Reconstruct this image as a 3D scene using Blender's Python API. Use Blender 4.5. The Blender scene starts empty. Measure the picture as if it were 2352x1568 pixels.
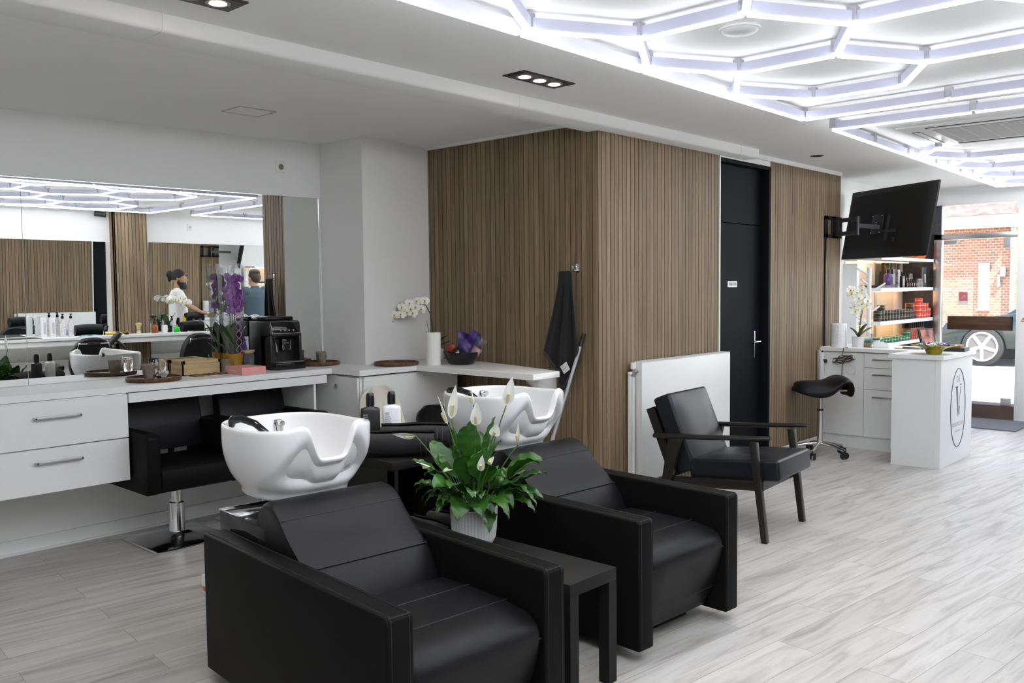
import bpy, bmesh, math, random
from mathutils import Vector, Matrix, noise
random.seed(7)
PI = math.pi
SC = bpy.context.scene
C = SC.collection

# ------------------------------------------------------------------ camera
def look(yaw, pitch, roll):
    f = Vector((-math.sin(yaw)*math.cos(pitch), math.cos(yaw)*math.cos(pitch), math.sin(pitch)))
    r = Vector((math.cos(yaw), math.sin(yaw), 0)); u = r.cross(f)
    c, s = math.cos(roll), math.sin(roll)
    r, u = c*r + s*u, -s*r + c*u
    return Matrix((r, u, -f)).transposed().to_4x4()
cd = bpy.data.cameras.new('camera'); cam = bpy.data.objects.new('camera', cd); C.objects.link(cam)
cd.sensor_width = 36; cd.lens = 36*2036.2/2352; cd.clip_start = .05; cd.clip_end = 300
cam.matrix_world = Matrix.Translation((0, 0, 1.56)) @ look(math.radians(42.765), math.radians(-3.407), math.radians(-.562))
SC.camera = cam

# ------------------------------------------------------------------ world, sun, exposure
SC.view_settings.view_transform = 'Standard'; SC.view_settings.look = 'None'
SC.view_settings.gamma = 1; SC.view_settings.use_curve_mapping = False
SC.view_settings.exposure = 0.10
LED_STRENGTH = 27.0
W = bpy.data.worlds.new('sky'); SC.world = W; W.use_nodes = True
nt = W.node_tree; bg = nt.nodes['Background']
sky = nt.nodes.new('ShaderNodeTexSky'); sky.sky_type = 'NISHITA'; sky.sun_disc = False
sky.sun_elevation = math.radians(48); sky.sun_rotation = math.radians(200); sky.altitude = 10
nt.links.new(sky.outputs[0], bg.inputs[0]); bg.inputs[1].default_value = .8
sl = bpy.data.lights.new('sun', 'SUN'); so = bpy.data.objects.new('sun', sl); C.objects.link(so)
sl.energy = 30.0; sl.angle = math.radians(.6); sl.color = (1, .95, .87)
so.rotation_euler = (math.radians(32), 0, math.radians(62)); so.location = (0, 14, 9)

# ------------------------------------------------------------------ materials
MATS = {}
def mat(name, col=(.8, .8, .8), rough=.5, metal=0, spec=.5, coat=0, emit=None, es=1, trans=0, alpha=1, ior=1.45, bump=0, bscale=40, var=0, vscale=6, sheen=0):
    if name in MATS: return MATS[name]
    m = bpy.data.materials.new(name); m.use_nodes = True
    n = m.node_tree.nodes; l = m.node_tree.links; b = n['Principled BSDF']
    b.inputs['Base Color'].default_value = (*col, 1); b.inputs['Roughness'].default_value = rough
    b.inputs['Metallic'].default_value = metal; b.inputs['Specular IOR Level'].default_value = spec
    b.inputs['Coat Weight'].default_value = coat; b.inputs['Coat Roughness'].default_value = .05
    b.inputs['Transmission Weight'].default_value = trans; b.inputs['Alpha'].default_value = alpha
    b.inputs['IOR'].default_value = ior; b.inputs['Sheen Weight'].default_value = sheen
    if emit: b.inputs['Emission Color'].default_value = (*emit, 1); b.inputs['Emission Strength'].default_value = es
    if bump or var:
        tc = n.new('ShaderNodeTexCoord'); nz = n.new('ShaderNodeTexNoise'); nz.inputs['Scale'].default_value = bscale; nz.inputs['Detail'].default_value = 5
        l.new(tc.outputs['Object'], nz.inputs['Vector'])
        if bump:
            bp = n.new('ShaderNodeBump'); bp.inputs['Strength'].default_value = bump; bp.inputs['Distance'].default_value = .01
            l.new(nz.outputs[0], bp.inputs['Height']); l.new(bp.outputs[0], b.inputs['Normal'])
        if var:
            n2 = n.new('ShaderNodeTexNoise'); n2.inputs['Scale'].default_value = vscale; n2.inputs['Detail'].default_value = 4; l.new(tc.outputs['Object'], n2.inputs['Vector'])
            rp = n.new('ShaderNodeValToRGB'); rp.color_ramp.elements[0].position = .3; rp.color_ramp.elements[1].position = .7
            rp.color_ramp.elements[0].color = (*[c*(1-var) for c in col], 1); rp.color_ramp.elements[1].color = (*[min(1, c*(1+var)) for c in col], 1)
            l.new(n2.outputs[0], rp.inputs[0]); l.new(rp.outputs[0], b.inputs['Base Color'])
    MATS[name] = m; return m
def grain_mat(name, c1, c2, stretch=(30, 30, 1.2), rough=.55, pitch=None, axis=0, tone=.25, scale=1.6, bump=.05, rot=0):
    """wood: noise stretched along the grain; with pitch every slat gets its own tone"""
    if name in MATS: return MATS[name]
    m = bpy.data.materials.new(name); m.use_nodes = True; n = m.node_tree.nodes; l = m.node_tree.links; b = n['Principled BSDF']
    b.inputs['Roughness'].default_value = rough; b.inputs['Specular IOR Level'].default_value = .3
    tc = n.new('ShaderNodeTexCoord'); mp = n.new('ShaderNodeMapping'); mp.inputs['Scale'].default_value = stretch; mp.inputs['Rotation'].default_value = (0, 0, rot)
    l.new(tc.outputs['Object'], mp.inputs[0]); nz = n.new('ShaderNodeTexNoise'); nz.inputs['Scale'].default_value = scale; nz.inputs['Detail'].default_value = 7; nz.inputs['Roughness'].default_value = .62
    vec = mp.outputs[0]
    rp = n.new('ShaderNodeValToRGB'); rp.color_ramp.elements[0].position = .32; rp.color_ramp.elements[1].position = .7
    rp.color_ramp.elements[0].color = (*c1, 1); rp.color_ramp.elements[1].color = (*c2, 1)
    col = rp.outputs[0]
    if pitch:
        sx = n.new('ShaderNodeSeparateXYZ'); l.new(tc.outputs['Object'], sx.inputs[0])
        dv = n.new('ShaderNodeMath'); dv.operation = 'DIVIDE'; dv.inputs[1].default_value = pitch; l.new(sx.outputs[axis], dv.inputs[0])
        fl = n.new('ShaderNodeMath'); fl.operation = 'FLOOR'; l.new(dv.outputs[0], fl.inputs[0])
        wn = n.new('ShaderNodeTexWhiteNoise'); wn.noise_dimensions = '1D'; l.new(fl.outputs[0], wn.inputs['W'])
        ad = n.new('ShaderNodeVectorMath'); ad.operation = 'ADD'; l.new(mp.outputs[0], ad.inputs[0])
        ml = n.new('ShaderNodeMath'); ml.operation = 'MULTIPLY'; ml.inputs[1].default_value = 40; l.new(wn.outputs['Value'], ml.inputs[0]); l.new(ml.outputs[0], ad.inputs[1])
        vec = ad.outputs[0]
        mx = n.new('ShaderNodeMix'); mx.data_type = 'RGBA'; mx.blend_type = 'MULTIPLY'; mx.inputs['Factor'].default_value = 1
        mr = n.new('ShaderNodeMapRange'); mr.inputs['To Min'].default_value = 1-tone; mr.inputs['To Max'].default_value = 1+tone; l.new(wn.outputs['Value'], mr.inputs['Value'])
        cb = n.new('ShaderNodeCombineColor')
        for i in range(3): l.new(mr.outputs[0], cb.inputs[i])
        l.new(rp.outputs[0], mx.inputs['A']); l.new(cb.outputs[0], mx.inputs['B']); col = mx.outputs['Result']
    l.new(vec, nz.inputs['Vector']); l.new(nz.outputs[0], rp.inputs[0]); l.new(col, b.inputs['Base Color'])
    if bump:
        bp = n.new('ShaderNodeBump'); bp.inputs['Strength'].default_value = bump; bp.inputs['Distance'].default_value = .005
        l.new(nz.outputs[0], bp.inputs['Height']); l.new(bp.outputs[0], b.inputs['Normal'])
    MATS[name] = m; return m
def brick_mat(name, c1, c2, mortar, scale, rot=(0, 0, 0), bw=.5, rh=.25, ms=.02, rough=.8, offset=.5, bias=0):
    m = bpy.data.materials.new(name); m.use_nodes = True; n = m.node_tree.nodes; l = m.node_tree.links; b = n['Principled BSDF']
    tc = n.new('ShaderNodeTexCoord'); mp = n.new('ShaderNodeMapping'); mp.inputs['Rotation'].default_value = rot; l.new(tc.outputs['Object'], mp.inputs[0])
    br = n.new('ShaderNodeTexBrick'); br.inputs['Color1'].default_value = (*c1, 1); br.inputs['Color2'].default_value = (*c2, 1); br.inputs['Mortar'].default_value = (*mortar, 1)
    br.inputs['Scale'].default_value = scale; br.inputs['Brick Width'].default_value = bw; br.inputs['Row Height'].default_value = rh; br.inputs['Mortar Size'].default_value = ms; br.offset = offset; br.inputs['Bias'].default_value = bias
    l.new(mp.outputs[0], br.inputs['Vector']); l.new(br.outputs['Color'], b.inputs['Base Color']); b.inputs['Roughness'].default_value = rough
    MATS[name] = m; return m
def floor_mat():
    m = bpy.data.materials.new('laminate_floor'); m.use_nodes = True; n = m.node_tree.nodes; l = m.node_tree.links; b = n['Principled BSDF']
    tc = n.new('ShaderNodeTexCoord'); mp = n.new('ShaderNodeMapping'); mp.inputs['Rotation'].default_value = (0, 0, math.radians(-84)); l.new(tc.outputs['Object'], mp.inputs[0])
    br = n.new('ShaderNodeTexBrick'); br.offset = .37; br.offset_frequency = 2
    br.inputs['Color1'].default_value = (0, 0, 0, 1); br.inputs['Color2'].default_value = (1, 1, 1, 1); br.inputs['Mortar'].default_value = (.5, .5, .5, 1)
    br.inputs['Scale'].default_value = 1; br.inputs['Brick Width'].default_value = 1.29; br.inputs['Row Height'].default_value = .192; br.inputs['Mortar Size'].default_value = .0011; br.inputs['Mortar Smooth'].default_value = 0
    l.new(mp.outputs[0], br.inputs['Vector'])
    # grain stretched along the plank, shifted per plank
    sv = n.new('ShaderNodeVectorMath'); sv.operation = 'MULTIPLY'; sv.inputs[1].default_value = (1.1, 10, 1); l.new(mp.outputs[0], sv.inputs[0])
    sh = n.new('ShaderNodeVectorMath'); sh.operation = 'MULTIPLY_ADD'; sh.inputs[1].default_value = (23, 17, 0); l.new(br.outputs['Color'], sh.inputs[0]); l.new(sv.outputs[0], sh.inputs[2])
    nz = n.new('ShaderNodeTexNoise'); nz.inputs['Scale'].default_value = 1.5; nz.inputs['Detail'].default_value = 8; nz.inputs['Roughness'].default_value = .58; nz.inputs['Distortion'].default_value = 1.0
    l.new(sh.outputs[0], nz.inputs['Vector'])
    rp = n.new('ShaderNodeValToRGB'); e = rp.color_ramp.elements
    e[0].position = .27; e[0].color = (.28, .267, .248, 1); e[1].position = .62; e[1].color = (.53, .515, .49, 1)
    x = e.new(.42); x.color = (.42, .405, .382, 1); x = e.new(.5); x.color = (.485, .47, .447, 1)
    l.new(nz.outputs[0], rp.inputs[0])
    mx = n.new('ShaderNodeMix'); mx.data_type = 'RGBA'; mx.blend_type = 'MULTIPLY'; mx.inputs['Factor'].default_value = 1
    r2 = n.new('ShaderNodeValToRGB'); r2.color_ramp.elements[0].color = (.86, .86, .86, 1); r2.color_ramp.elements[1].color = (1.06, 1.06, 1.06, 1)
    l.new(br.outputs['Color'], r2.inputs[0]); l.new(rp.outputs[0], mx.inputs['A']); l.new(r2.outputs[0], mx.inputs['B'])
    m2 = n.new('ShaderNodeMix'); m2.data_type = 'RGBA'; m2.inputs['B'].default_value = (.17, .16, .15, 1); l.new(br.outputs['Fac'], m2.inputs['Factor']); l.new(mx.outputs['Result'], m2.inputs['A'])
    l.new(m2.outputs['Result'], b.inputs['Base Color']); b.inputs['Roughness'].default_value = .38; b.inputs['Specular IOR Level'].default_value = .45
    return m
def emis(name, col, s):
    m = bpy.data.materials.new(name); m.use_nodes = True; n = m.node_tree.nodes
    n.remove(n['Principled BSDF']); e = n.new('ShaderNodeEmission'); e.inputs[0].default_value = (*col, 1); e.inputs[1].default_value = s
    m.node_tree.links.new(e.outputs[0], n['Material Output'].inputs[0]); MATS[name] = m; return m
def clear_mat(name, tint=(1, 1, 1), gloss=.12, grough=.03):
    """thin clear film or pane: mostly see-through, a little mirror"""
    if name in MATS: return MATS[name]
    m = bpy.data.materials.new(name); m.use_nodes = True; n = m.node_tree.nodes; l = m.node_tree.links
    n.remove(n['Principled BSDF']); t = n.new('ShaderNodeBsdfTransparent'); t.inputs[0].default_value = (*tint, 1)
    g = n.new('ShaderNodeBsdfGlossy'); g.inputs['Roughness'].default_value = grough; lw = n.new('ShaderNodeLayerWeight'); lw.inputs[0].default_value = .25
    ma = n.new('ShaderNodeMath'); ma.operation = 'MULTIPLY_ADD'; ma.inputs[1].default_value = .5; ma.inputs[2].default_value = gloss; l.new(lw.outputs['Fresnel'], ma.inputs[0])
    ms = n.new('ShaderNodeMixShader'); l.new(ma.outputs[0], ms.inputs[0]); l.new(t.outputs[0], ms.inputs[1]); l.new(g.outputs[0], ms.inputs[2]); l.new(ms.outputs[0], n['Material Output'].inputs[0])
    MATS[name] = m; return m
PAINT = mat('wall_paint', (.80, .80, .785), .85, spec=.2, bump=.04, bscale=220)
CEIL = mat('ceiling_paint', (.86, .86, .85), .9, spec=.1)
LAM = mat('white_laminate', (.80, .80, .79), .38)
LAMD = mat('desk_laminate', (.78, .79, .78), .45)
GLOSSW = mat('white_enamel', (.74, .745, .735), .35)
CERA = mat('white_ceramic', (.80, .805, .815), .06, coat=.5)
LEATH = mat('black_leather', (.006, .006, .007), .42, spec=.24, bump=.12, bscale=320)
LEATHS = mat('leather_side', (.0045, .0044, .0042), .5, spec=.10, bump=.12, bscale=320)
LEATHN = mat('lounge_leather', (.008, .009, .013), .36, spec=.34, bump=.1, bscale=200)
STITCH = mat('seam', (.007, .007, .008), .6)
CHROME = mat('chrome', (.75, .75, .76), .12, 1)
STEEL = mat('brushed_steel', (.55, .54, .53), .32, 1)
ALU = mat('aluminium', (.50, .50, .51), .5, 1)
BLK = mat('black_satin', (.012, .012, .013), .4)
BLKM = mat('black_matt', (.009, .0085, .008), .6, spec=.25)
BLKG = mat('black_gloss', (.008, .008, .009), .08)
DOORB = mat('door_black', (.006, .0065, .0085), .6, spec=.10, bump=.02, bscale=300)
RUBBER = mat('black_rubber', (.015, .015, .015), .7)
WOODB = mat('black_stained_wood', (.008, .0065, .005), .4, bump=.05, bscale=60)
TOWEL = mat('charcoal_terry', (.021, .019, .021), .95, spec=.1, bump=1.0, bscale=420, sheen=.12)
MIRROR = mat('mirror_glass', (.90, .915, .90), .0, 1)
GLASS = mat('drinking_glass', (1, 1, 1), .0, trans=1, ior=1.45)
WATER = mat('clear_liquid', (1, 1, 1), 0, trans=1, ior=1.33)
PANE = clear_mat('window_pane', (.96, .975, .97), .03)
FILM = clear_mat('cellophane', (.90, .91, .92), .10, .12)
ACRYL = clear_mat('clear_plastic', (.95, .96, .97), .08, .1)
SLATX = grain_mat('slats_across', (.150, .104, .058), (.255, .188, .115), (26, 26, 1.1), pitch=.0482, axis=0, tone=.16)
SLATY = grain_mat('slats_along', (.150, .104, .060), (.255, .188, .118), (26, 26, 1.1), pitch=.0482, axis=1, tone=.16)
SLATBACK = mat('slat_backing', (.045, .036, .027), .9)
TRAYW = grain_mat('acacia_wood', (.045, .02, .008), (.17, .085, .035), (9, 40, 9), .4, scale=1.2)
BAMB = grain_mat('bamboo', (.42, .29, .14), (.60, .45, .25), (3, 3, 30), .5, scale=1.1, bump=0)
BAMBX = grain_mat('pale_beech', (.45, .33, .18), (.6, .46, .28), (20, 20, 2), .5, scale=1.1, bump=0)
MUGM = mat('stoneware', (.23, .195, .15), .3, var=.35, vscale=25)
GREEN = mat('lily_leaf', (.022, .085, .009), .3, var=.35, vscale=14)
GREEND = mat('orchid_leaf', (.02, .06, .012), .35, var=.25, vscale=12)
STEMG = mat('stem_green', (.05, .13, .02), .45)
STEMD = mat('stem_dark', (.02, .035, .012), .5)
SPATH = mat('lily_spathe', (.84, .85, .79), .5)
SPADX = mat('lily_spadix', (.62, .58, .36), .7, bump=.6, bscale=300)
PETW = mat('orchid_petal_white', (.84, .84, .77), .6)
PETY = mat('orchid_lip_yellow', (.72, .70, .06), .6)
PETR = mat('orchid_throat', (.35, .10, .05), .6)
PETP = mat('orchid_petal_purple', (.27, .07, .36), .55, var=.3, vscale=30)
SOIL = mat('potting_bark', (.05, .03, .018), .95, bump=1, bscale=60)
SKIN = mat('skin_tan', (.42, .235, .145), .5, spec=.35)
SKINP = mat('skin_pale', (.55, .34, .25), .5, spec=.35)
HAIRB = mat('hair_black', (.010, .009, .009), .55, bump=.6, bscale=160)
HAIRN = mat('hair_brown', (.05, .03, .018), .55, bump=.6, bscale=160)
TSHIRT = mat('white_cotton', (.80, .80, .78), .9, spec=.1, bump=.15, bscale=30)
POLO = mat('blue_grey_cotton', (.085, .115, .15), .9, spec=.1, bump=.15, bscale=30)
DENIM = mat('dark_trousers', (.025, .027, .035), .9, spec=.1)
GREY = mat('grey_plastic', (.35, .35, .36), .5)
SILV = mat('silver_tube', (.42, .43, .46), .45, .5)

# ------------------------------------------------------------------ mesh helpers
def frame_to(d, up=Vector((0, 0, 1))):
    d = Vector(d).normalized()
    if abs(d.dot(up)) > .98: up = Vector((1, 0, 0))
    x = up.cross(d).normalized(); y = d.cross(x)
    return Matrix((x, y, d)).transposed()
class MB:
    def __init__(s, M=None): s.bm = bmesh.new(); s.mi = 0; s.M = M
    def _take(s, t, M=None):
        if M is not None: bmesh.ops.transform(t, matrix=M, verts=t.verts)
        if s.M is not None: bmesh.ops.transform(t, matrix=s.M, verts=t.verts)
        mp = [s.bm.verts.new(v.co) for v in t.verts]; t.verts.index_update()
        for f in t.faces:
            try: g = s.bm.faces.new([mp[v.index] for v in f.verts]); g.material_index = s.mi
            except ValueError: pass
        t.free(); return s
    def box(s, x0, x1, y0, y1, z0, z1, bev=0, seg=2, M=None):
        t = bmesh.new(); bmesh.ops.create_cube(t, size=1)
        for v in t.verts: v.co = Vector(((x0+x1)/2+v.co.x*(x1-x0), (y0+y1)/2+v.co.y*(y1-y0), (z0+z1)/2+v.co.z*(z1-z0)))
        if bev: bmesh.ops.bevel(t, geom=list(t.edges), offset=bev, segments=seg, profile=.5, affect='EDGES', clamp_overlap=True)
        return s._take(t, M)
    def prism(s, poly, axis, c0, c1, bev=0, seg=2, M=None):
        t = bmesh.new(); n = len(poly)
        def P(a, b, c): return {0: (c, a, b), 1: (a, c, b), 2: (a, b, c)}[axis]
        lo = [t.verts.new(P(a, b, c0)) for a, b in poly]; hi = [t.verts.new(P(a, b, c1)) for a, b in poly]
        t.faces.new(lo); t.faces.new(hi[::-1])
        for i in range(n): t.faces.new((lo[i], hi[i], hi[(i+1) % n], lo[(i+1) % n]))
        bmesh.ops.recalc_face_normals(t, faces=t.faces)
        if bev: bmesh.ops.bevel(t, geom=list(t.edges), offset=bev, segments=seg, profile=.5, affect='EDGES', clamp_overlap=True)
        return s._take(t, M)
    def lathe(s, prof, n=28, M=None, cap=True):
        return s.loft([[(r*math.cos(2*PI*i/n), r*math.sin(2*PI*i/n), z) for i in range(n)] for r, z in prof], cap, M)
    def loft(s, rings, cap=True, M=None, closed=True):
        t = bmesh.new(); R = [[t.verts.new(p) for p in r] for r in rings]; n = len(R[0])
        for a, b in zip(R, R[1:]):
            for i in range(n if closed else n-1):
                j = (i+1) % n
                try: t.faces.new((a[i], a[j], b[j], b[i]))
                except ValueError: pass
        if cap and closed:
            for r in (R[0], R[-1]):
                try: t.faces.new(r)
                except ValueError: pass
        bmesh.ops.remove_doubles(t, verts=t.verts, dist=1e-6)
        bmesh.ops.recalc_face_normals(t, faces=t.faces)
        return s._take(t, M)
    def tube(s, pts, r, n=8, cap=True, M=None):
        pts = [Vector(p) for p in pts]; rs = r if isinstance(r, (list, tuple)) else [r]*len(pts); rings = []; up = None
        for i, p in enumerate(pts):
            d = (pts[min(i+1, len(pts)-1)] - pts[max(i-1, 0)])
            if d.length < 1e-9: d = Vector((0, 0, 1))
            F = frame_to(d, up or Vector((0, 0, 1))); up = F.col[1].copy()
            if i == 0: up = F.col[1].copy()
            rings.append([p + F @ Vector((rs[i]*math.cos(2*PI*k/n), rs[i]*math.sin(2*PI*k/n), 0)) for k in range(n)])
        return s.loft(rings, cap, M)
    def cyl(s, a, b, r, n=16, r2=None): return s.tube([a, b], [r, r if r2 is None else r2], n)
    def ell(s, c, rad, u=20, v=12, M=None):
        t = bmesh.new(); bmesh.ops.create_uvsphere(t, u_segments=u, v_segments=v, radius=1)
        for w in t.verts: w.co = Vector((c[0]+w.co.x*rad[0], c[1]+w.co.y*rad[1], c[2]+w.co.z*rad[2]))
        return s._take(t, M)
    def poly(s, pts, M=None):
        t = bmesh.new(); t.faces.new([t.verts.new(p) for p in pts]); return s._take(t, M)
    def grid(s, fn, nu, nv, thick=0, M=None):
        """surface fn(u,v); with thick a closed shell"""
        t = bmesh.new(); G = [[t.verts.new(fn(i/nu, j/nv)) for j in range(nv+1)] for i in range(nu+1)]
        for i in range(nu):
            for j in range(nv): t.faces.new((G[i][j], G[i+1][j], G[i+1][j+1], G[i][j+1]))
        if thick: bmesh.ops.recalc_face_normals(t, faces=t.faces); bmesh.ops.solidify(t, geom=list(t.faces), thickness=thick)
        return s._take(t, M)
    def build(s, name, mats, parent=None, sharp=38, label=None, **kw):
        me = bpy.data.meshes.new(name); bmesh.ops.remove_doubles(s.bm, verts=s.bm.verts, dist=1e-7) if kw.pop('weld', False) else None
        s.bm.to_mesh(me); s.bm.free()
        for m in (mats if isinstance(mats, (list, tuple)) else [mats]): me.materials.append(m)
        me.polygons.foreach_set('use_smooth', [True]*len(me.polygons)); me.set_sharp_from_angle(angle=math.radians(sharp))
        o = bpy.data.objects.new(name, me); C.objects.link(o)
        if parent: o.parent = parent
        if label: o['label'] = label
        return o
def tag(o, label, cat, group=None, kind=None):
    o['label'] = label; o['category'] = cat
    if group: o['group'] = group
    if kind: o['kind'] = kind
    return o
def struct(o): o['kind'] = 'structure'; return o
def thing(name, label, cat, loc=(0, 0, 0), rz=0, group=None):
    o = bpy.data.objects.new(name, None); C.objects.link(o); o.empty_display_size = .1
    o.location = loc; o.rotation_euler = (0, 0, rz); return tag(o, label, cat, group)
def dup(root, loc, rz=None, label=None, group=None, sc=None):
    def cp(o, par):
        c = o.copy(); C.objects.link(c)
        if par: c.parent = par
        for k in kids.get(o.name, []): cp(k, c)
        return c
    kids = {}
    def walk(o):
        kids[o.name] = list(o.children)
        for k in o.children: walk(k)
    walk(root); r = cp(root, None); r.location = loc
    if rz is not None: r.rotation_euler = (0, 0, rz)
    if label: r['label'] = label
    if group: r['group'] = group
    if sc: r.scale = (sc, sc, sc)
    return r
def text(s, size, M, m, name='lettering', parent=None, depth=.0008, align='CENTER', sx=1, spacing=1):
    cu = bpy.data.curves.new(name, 'FONT'); cu.body = s; cu.size = size; cu.align_x = align; cu.align_y = 'CENTER'; cu.extrude = depth; cu.space_character = spacing
    o = bpy.data.objects.new(name, cu); C.objects.link(o); bpy.context.view_layer.update()
    me = bpy.data.meshes.new_from_object(o.evaluated_get(bpy.context.evaluated_depsgraph_get())); bpy.data.objects.remove(o)
    me.transform(M @ Matrix.Diagonal((sx, 1, 1, 1))); me.materials.clear(); me.materials.append(m)
    ob = bpy.data.objects.new(name, me); C.objects.link(ob)
    if parent: ob.parent = parent
    return ob
FX = Matrix(((0, 0, 1, 0), (1, 0, 0, 0), (0, 1, 0, 0), (0, 0, 0, 1)))      # writing on a face looking towards +X
FMY = Matrix(((1, 0, 0, 0), (0, 0, -1, 0), (0, 1, 0, 0), (0, 0, 0, 1)))    # writing on a face looking towards -Y
def T(x, y, z): return Matrix.Translation((x, y, z))
def RZ(a): return Matrix.Rotation(a, 4, 'Z')
# ================================================================== ROOM
XL, XW, XB, YF, ZC = -5.747, -3.66, .42, 11.25, 2.69
YB = -2.2
b = MB(); b.box(XL-.1, XB+.1, YB, YF+.1, -.06, 0); o = struct(b.build('floor', floor_mat()))
def zl(y): return 2.64 + (y-1.83)*.0163
b = MB(); b.box(-3.6, XB+.1, YB, YF+.1, ZC, ZC+.1)
b.loft([[(XL-.1, y, zl(y)), (-3.6, y, zl(y)), (-3.6, y, 2.8), (XL-.1, y, 2.8)] for y in (YB, 4.85)])
b.box(XL-.1, -3.6, 4.85, YF+.1, ZC, 2.8)
struct(b.build('ceiling', CEIL))
b = MB(); b.box(XL-.1, XL, YB, 5.0, 0, 2.8); struct(b.build('wall_left', PAINT))
b = MB(); b.prism([(XL, 4.055), (-5.225, 4.055), (-5.372, 4.83), (XL, 4.83)], 2, 0, 2.75); struct(b.build('wall_pillar', PAINT))
b = MB(); b.box(XL-.1, XB+.1, YB-.1, YB, 0, 2.8); struct(b.build('wall_back', PAINT))
b = MB(); b.box(XB, XB+.1, YB, YF+.1, 0, 2.8); struct(b.build('wall_right', PAINT))
# toilet block behind the slatted cladding (opening for the black door)
b = MB(); b.box(XL-.1, XW-.03, 4.86, 6.43, 0, 2.74); b.box(XL-.1, XW-.03, 7.33, 8.84, 0, 2.74); b.box(XL-.1, XW-.03, 6.43, 7.33, 2.60, 2.74)
b.box(XL-.1, XW-.35, 6.4, 7.4, 0, 2.74); struct(b.build('wall_block', PAINT))
def slats(name, m, axis, a0, a1, plane, sgn, z0, z1, pitch=.0482, gap=.0065, e0=0, e1=0):
    """vertical slats standing proud of a dark backing; axis 0: run along x on plane y, axis 1: run along y on plane x"""
    b = MB(); q = b.box
    def bx(p0, p1, d0, d1):
        d0, d1 = plane+sgn*d0, plane+sgn*d1; lo, hi = min(d0, d1), max(d0, d1)
        if axis == 0: q(p0, p1, lo, hi, z0, z1)
        else: q(lo, hi, p0, p1, z0, z1)
    b.mi = 1; bx(a0+e0, a1-e1, -.03, -.0095); b.mi = 0
    k0 = math.floor(a0/pitch)
    for k in range(k0, math.ceil(a1/pitch)+1):
        p0, p1 = max(a0, k*pitch+gap/2), min(a1, (k+1)*pitch-gap/2)
        if p1-p0 > .006: bx(p0, p1, -.0096, .0)
    return struct(b.build(name, [m, SLATBACK]))
slats('wall_slats_front', SLATX, 0, -5.37, XW-.0, 4.83, -1, 0, 2.70, e1=.004)
slats('wall_slats_middle', SLATY, 1, 4.831, 6.435, XW, 1, 0, 2.62, e0=.004)
slats('wall_slats_far', SLATY, 1, 7.33, 8.84, XW, 1, .09, 2.652)
b = MB(); b.box(XW-.03, XW+.004, 6.436, 6.454, 0, 2.62); struct(b.build('trim_1', GLOSSW))
b = MB(); b.box(XW-.02, XW+.012, 6.77, 8.85, 2.652, 2.69); b.box(XW-.03, XW+.0, 6.454, 7.32, 2.6, 2.65); struct(b.build('trim_2', PAINT))
b = MB(); b.box(-5.44, -3.6, 4.805, 4.835, 2.67, 2.70); struct(b.build('trim_3', PAINT))
# wood base strip of the far panel
b = MB(); b.box(XW-.03, XW+.006, 7.33, 8.84, 0, .09); struct(b.build('baseboard_far', GLOSSW))
b = MB(); b.box(XL, XL+.014, YB, 4.055, 0, .088); b.box(XL, XL+.03, YB, 4.055, 0, .012); struct(b.build('baseboard_left', PAINT))
# ceiling cable duct (long box on the ceiling)
b = MB(); b.prism([(-3.527, 2.69), (-3.527, 2.632), (-3.533, 2.622), (-3.545, 2.616), (-3.75, 2.616), (-3.75, 2.69)], 1, YB, 4.9)
b.prism([(-3.527, 2.69), (-3.527, 2.632), (-3.533, 2.622), (-3.545, 2.616), (-3.72, 2.616), (-3.72, 2.69)], 1, 4.9, 6.85)
for y in (1.74, 3.9, 6.55): b.prism([(-3.525, 2.69), (-3.525, 2.631), (-3.532, 2.62), (-3.545, 2.614), (-3.72, 2.614), (-3.72, 2.69)], 1, y, y+.006)
struct(b.build('trim_4', PAINT))
# ---- black door with panel above
b = MB(); X = XW-.082
b.box(X-.04, X, 6.46, 7.316, .005, 2.09); b.box(X-.04, X, 6.46, 7.316, 2.098, 2.6)
door = struct(b.build('door_1', DOORB))
b = MB(); b.box(X-.02, XW+.004, 7.293, 7.333, 0, 2.6, .002); b.box(X-.02, XW-.02, 6.454, 6.47, 0, 2.6); b.box(X-.02, XW+.0, 6.454, 7.33, 2.575, 2.605); b.build('door_frame', DOORB, door)
b = MB(); b.box(X, X+.009, 7.19, 7.225, .93, 1.17, .003); b.cyl((X, 7.207, 1.075), (X+.055, 7.207, 1.075), .009)
b.tube([(X+.052, 7.214, 1.075), (X+.055, 7.154, 1.075), (X+.052, 7.09, 1.073)], .0085, 10); b.build('door_handle', CHROME, door)
b = MB(); b.box(X, X+.004, 6.725, 6.88, 1.555, 1.605); sg = b.build('door_sign', GLOSSW, door)
text('TOILETTEN', .034, T(X+.0045, 6.803, 1.58) @ FX, BLK, 'sign_text', sg, sx=.72)
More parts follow.
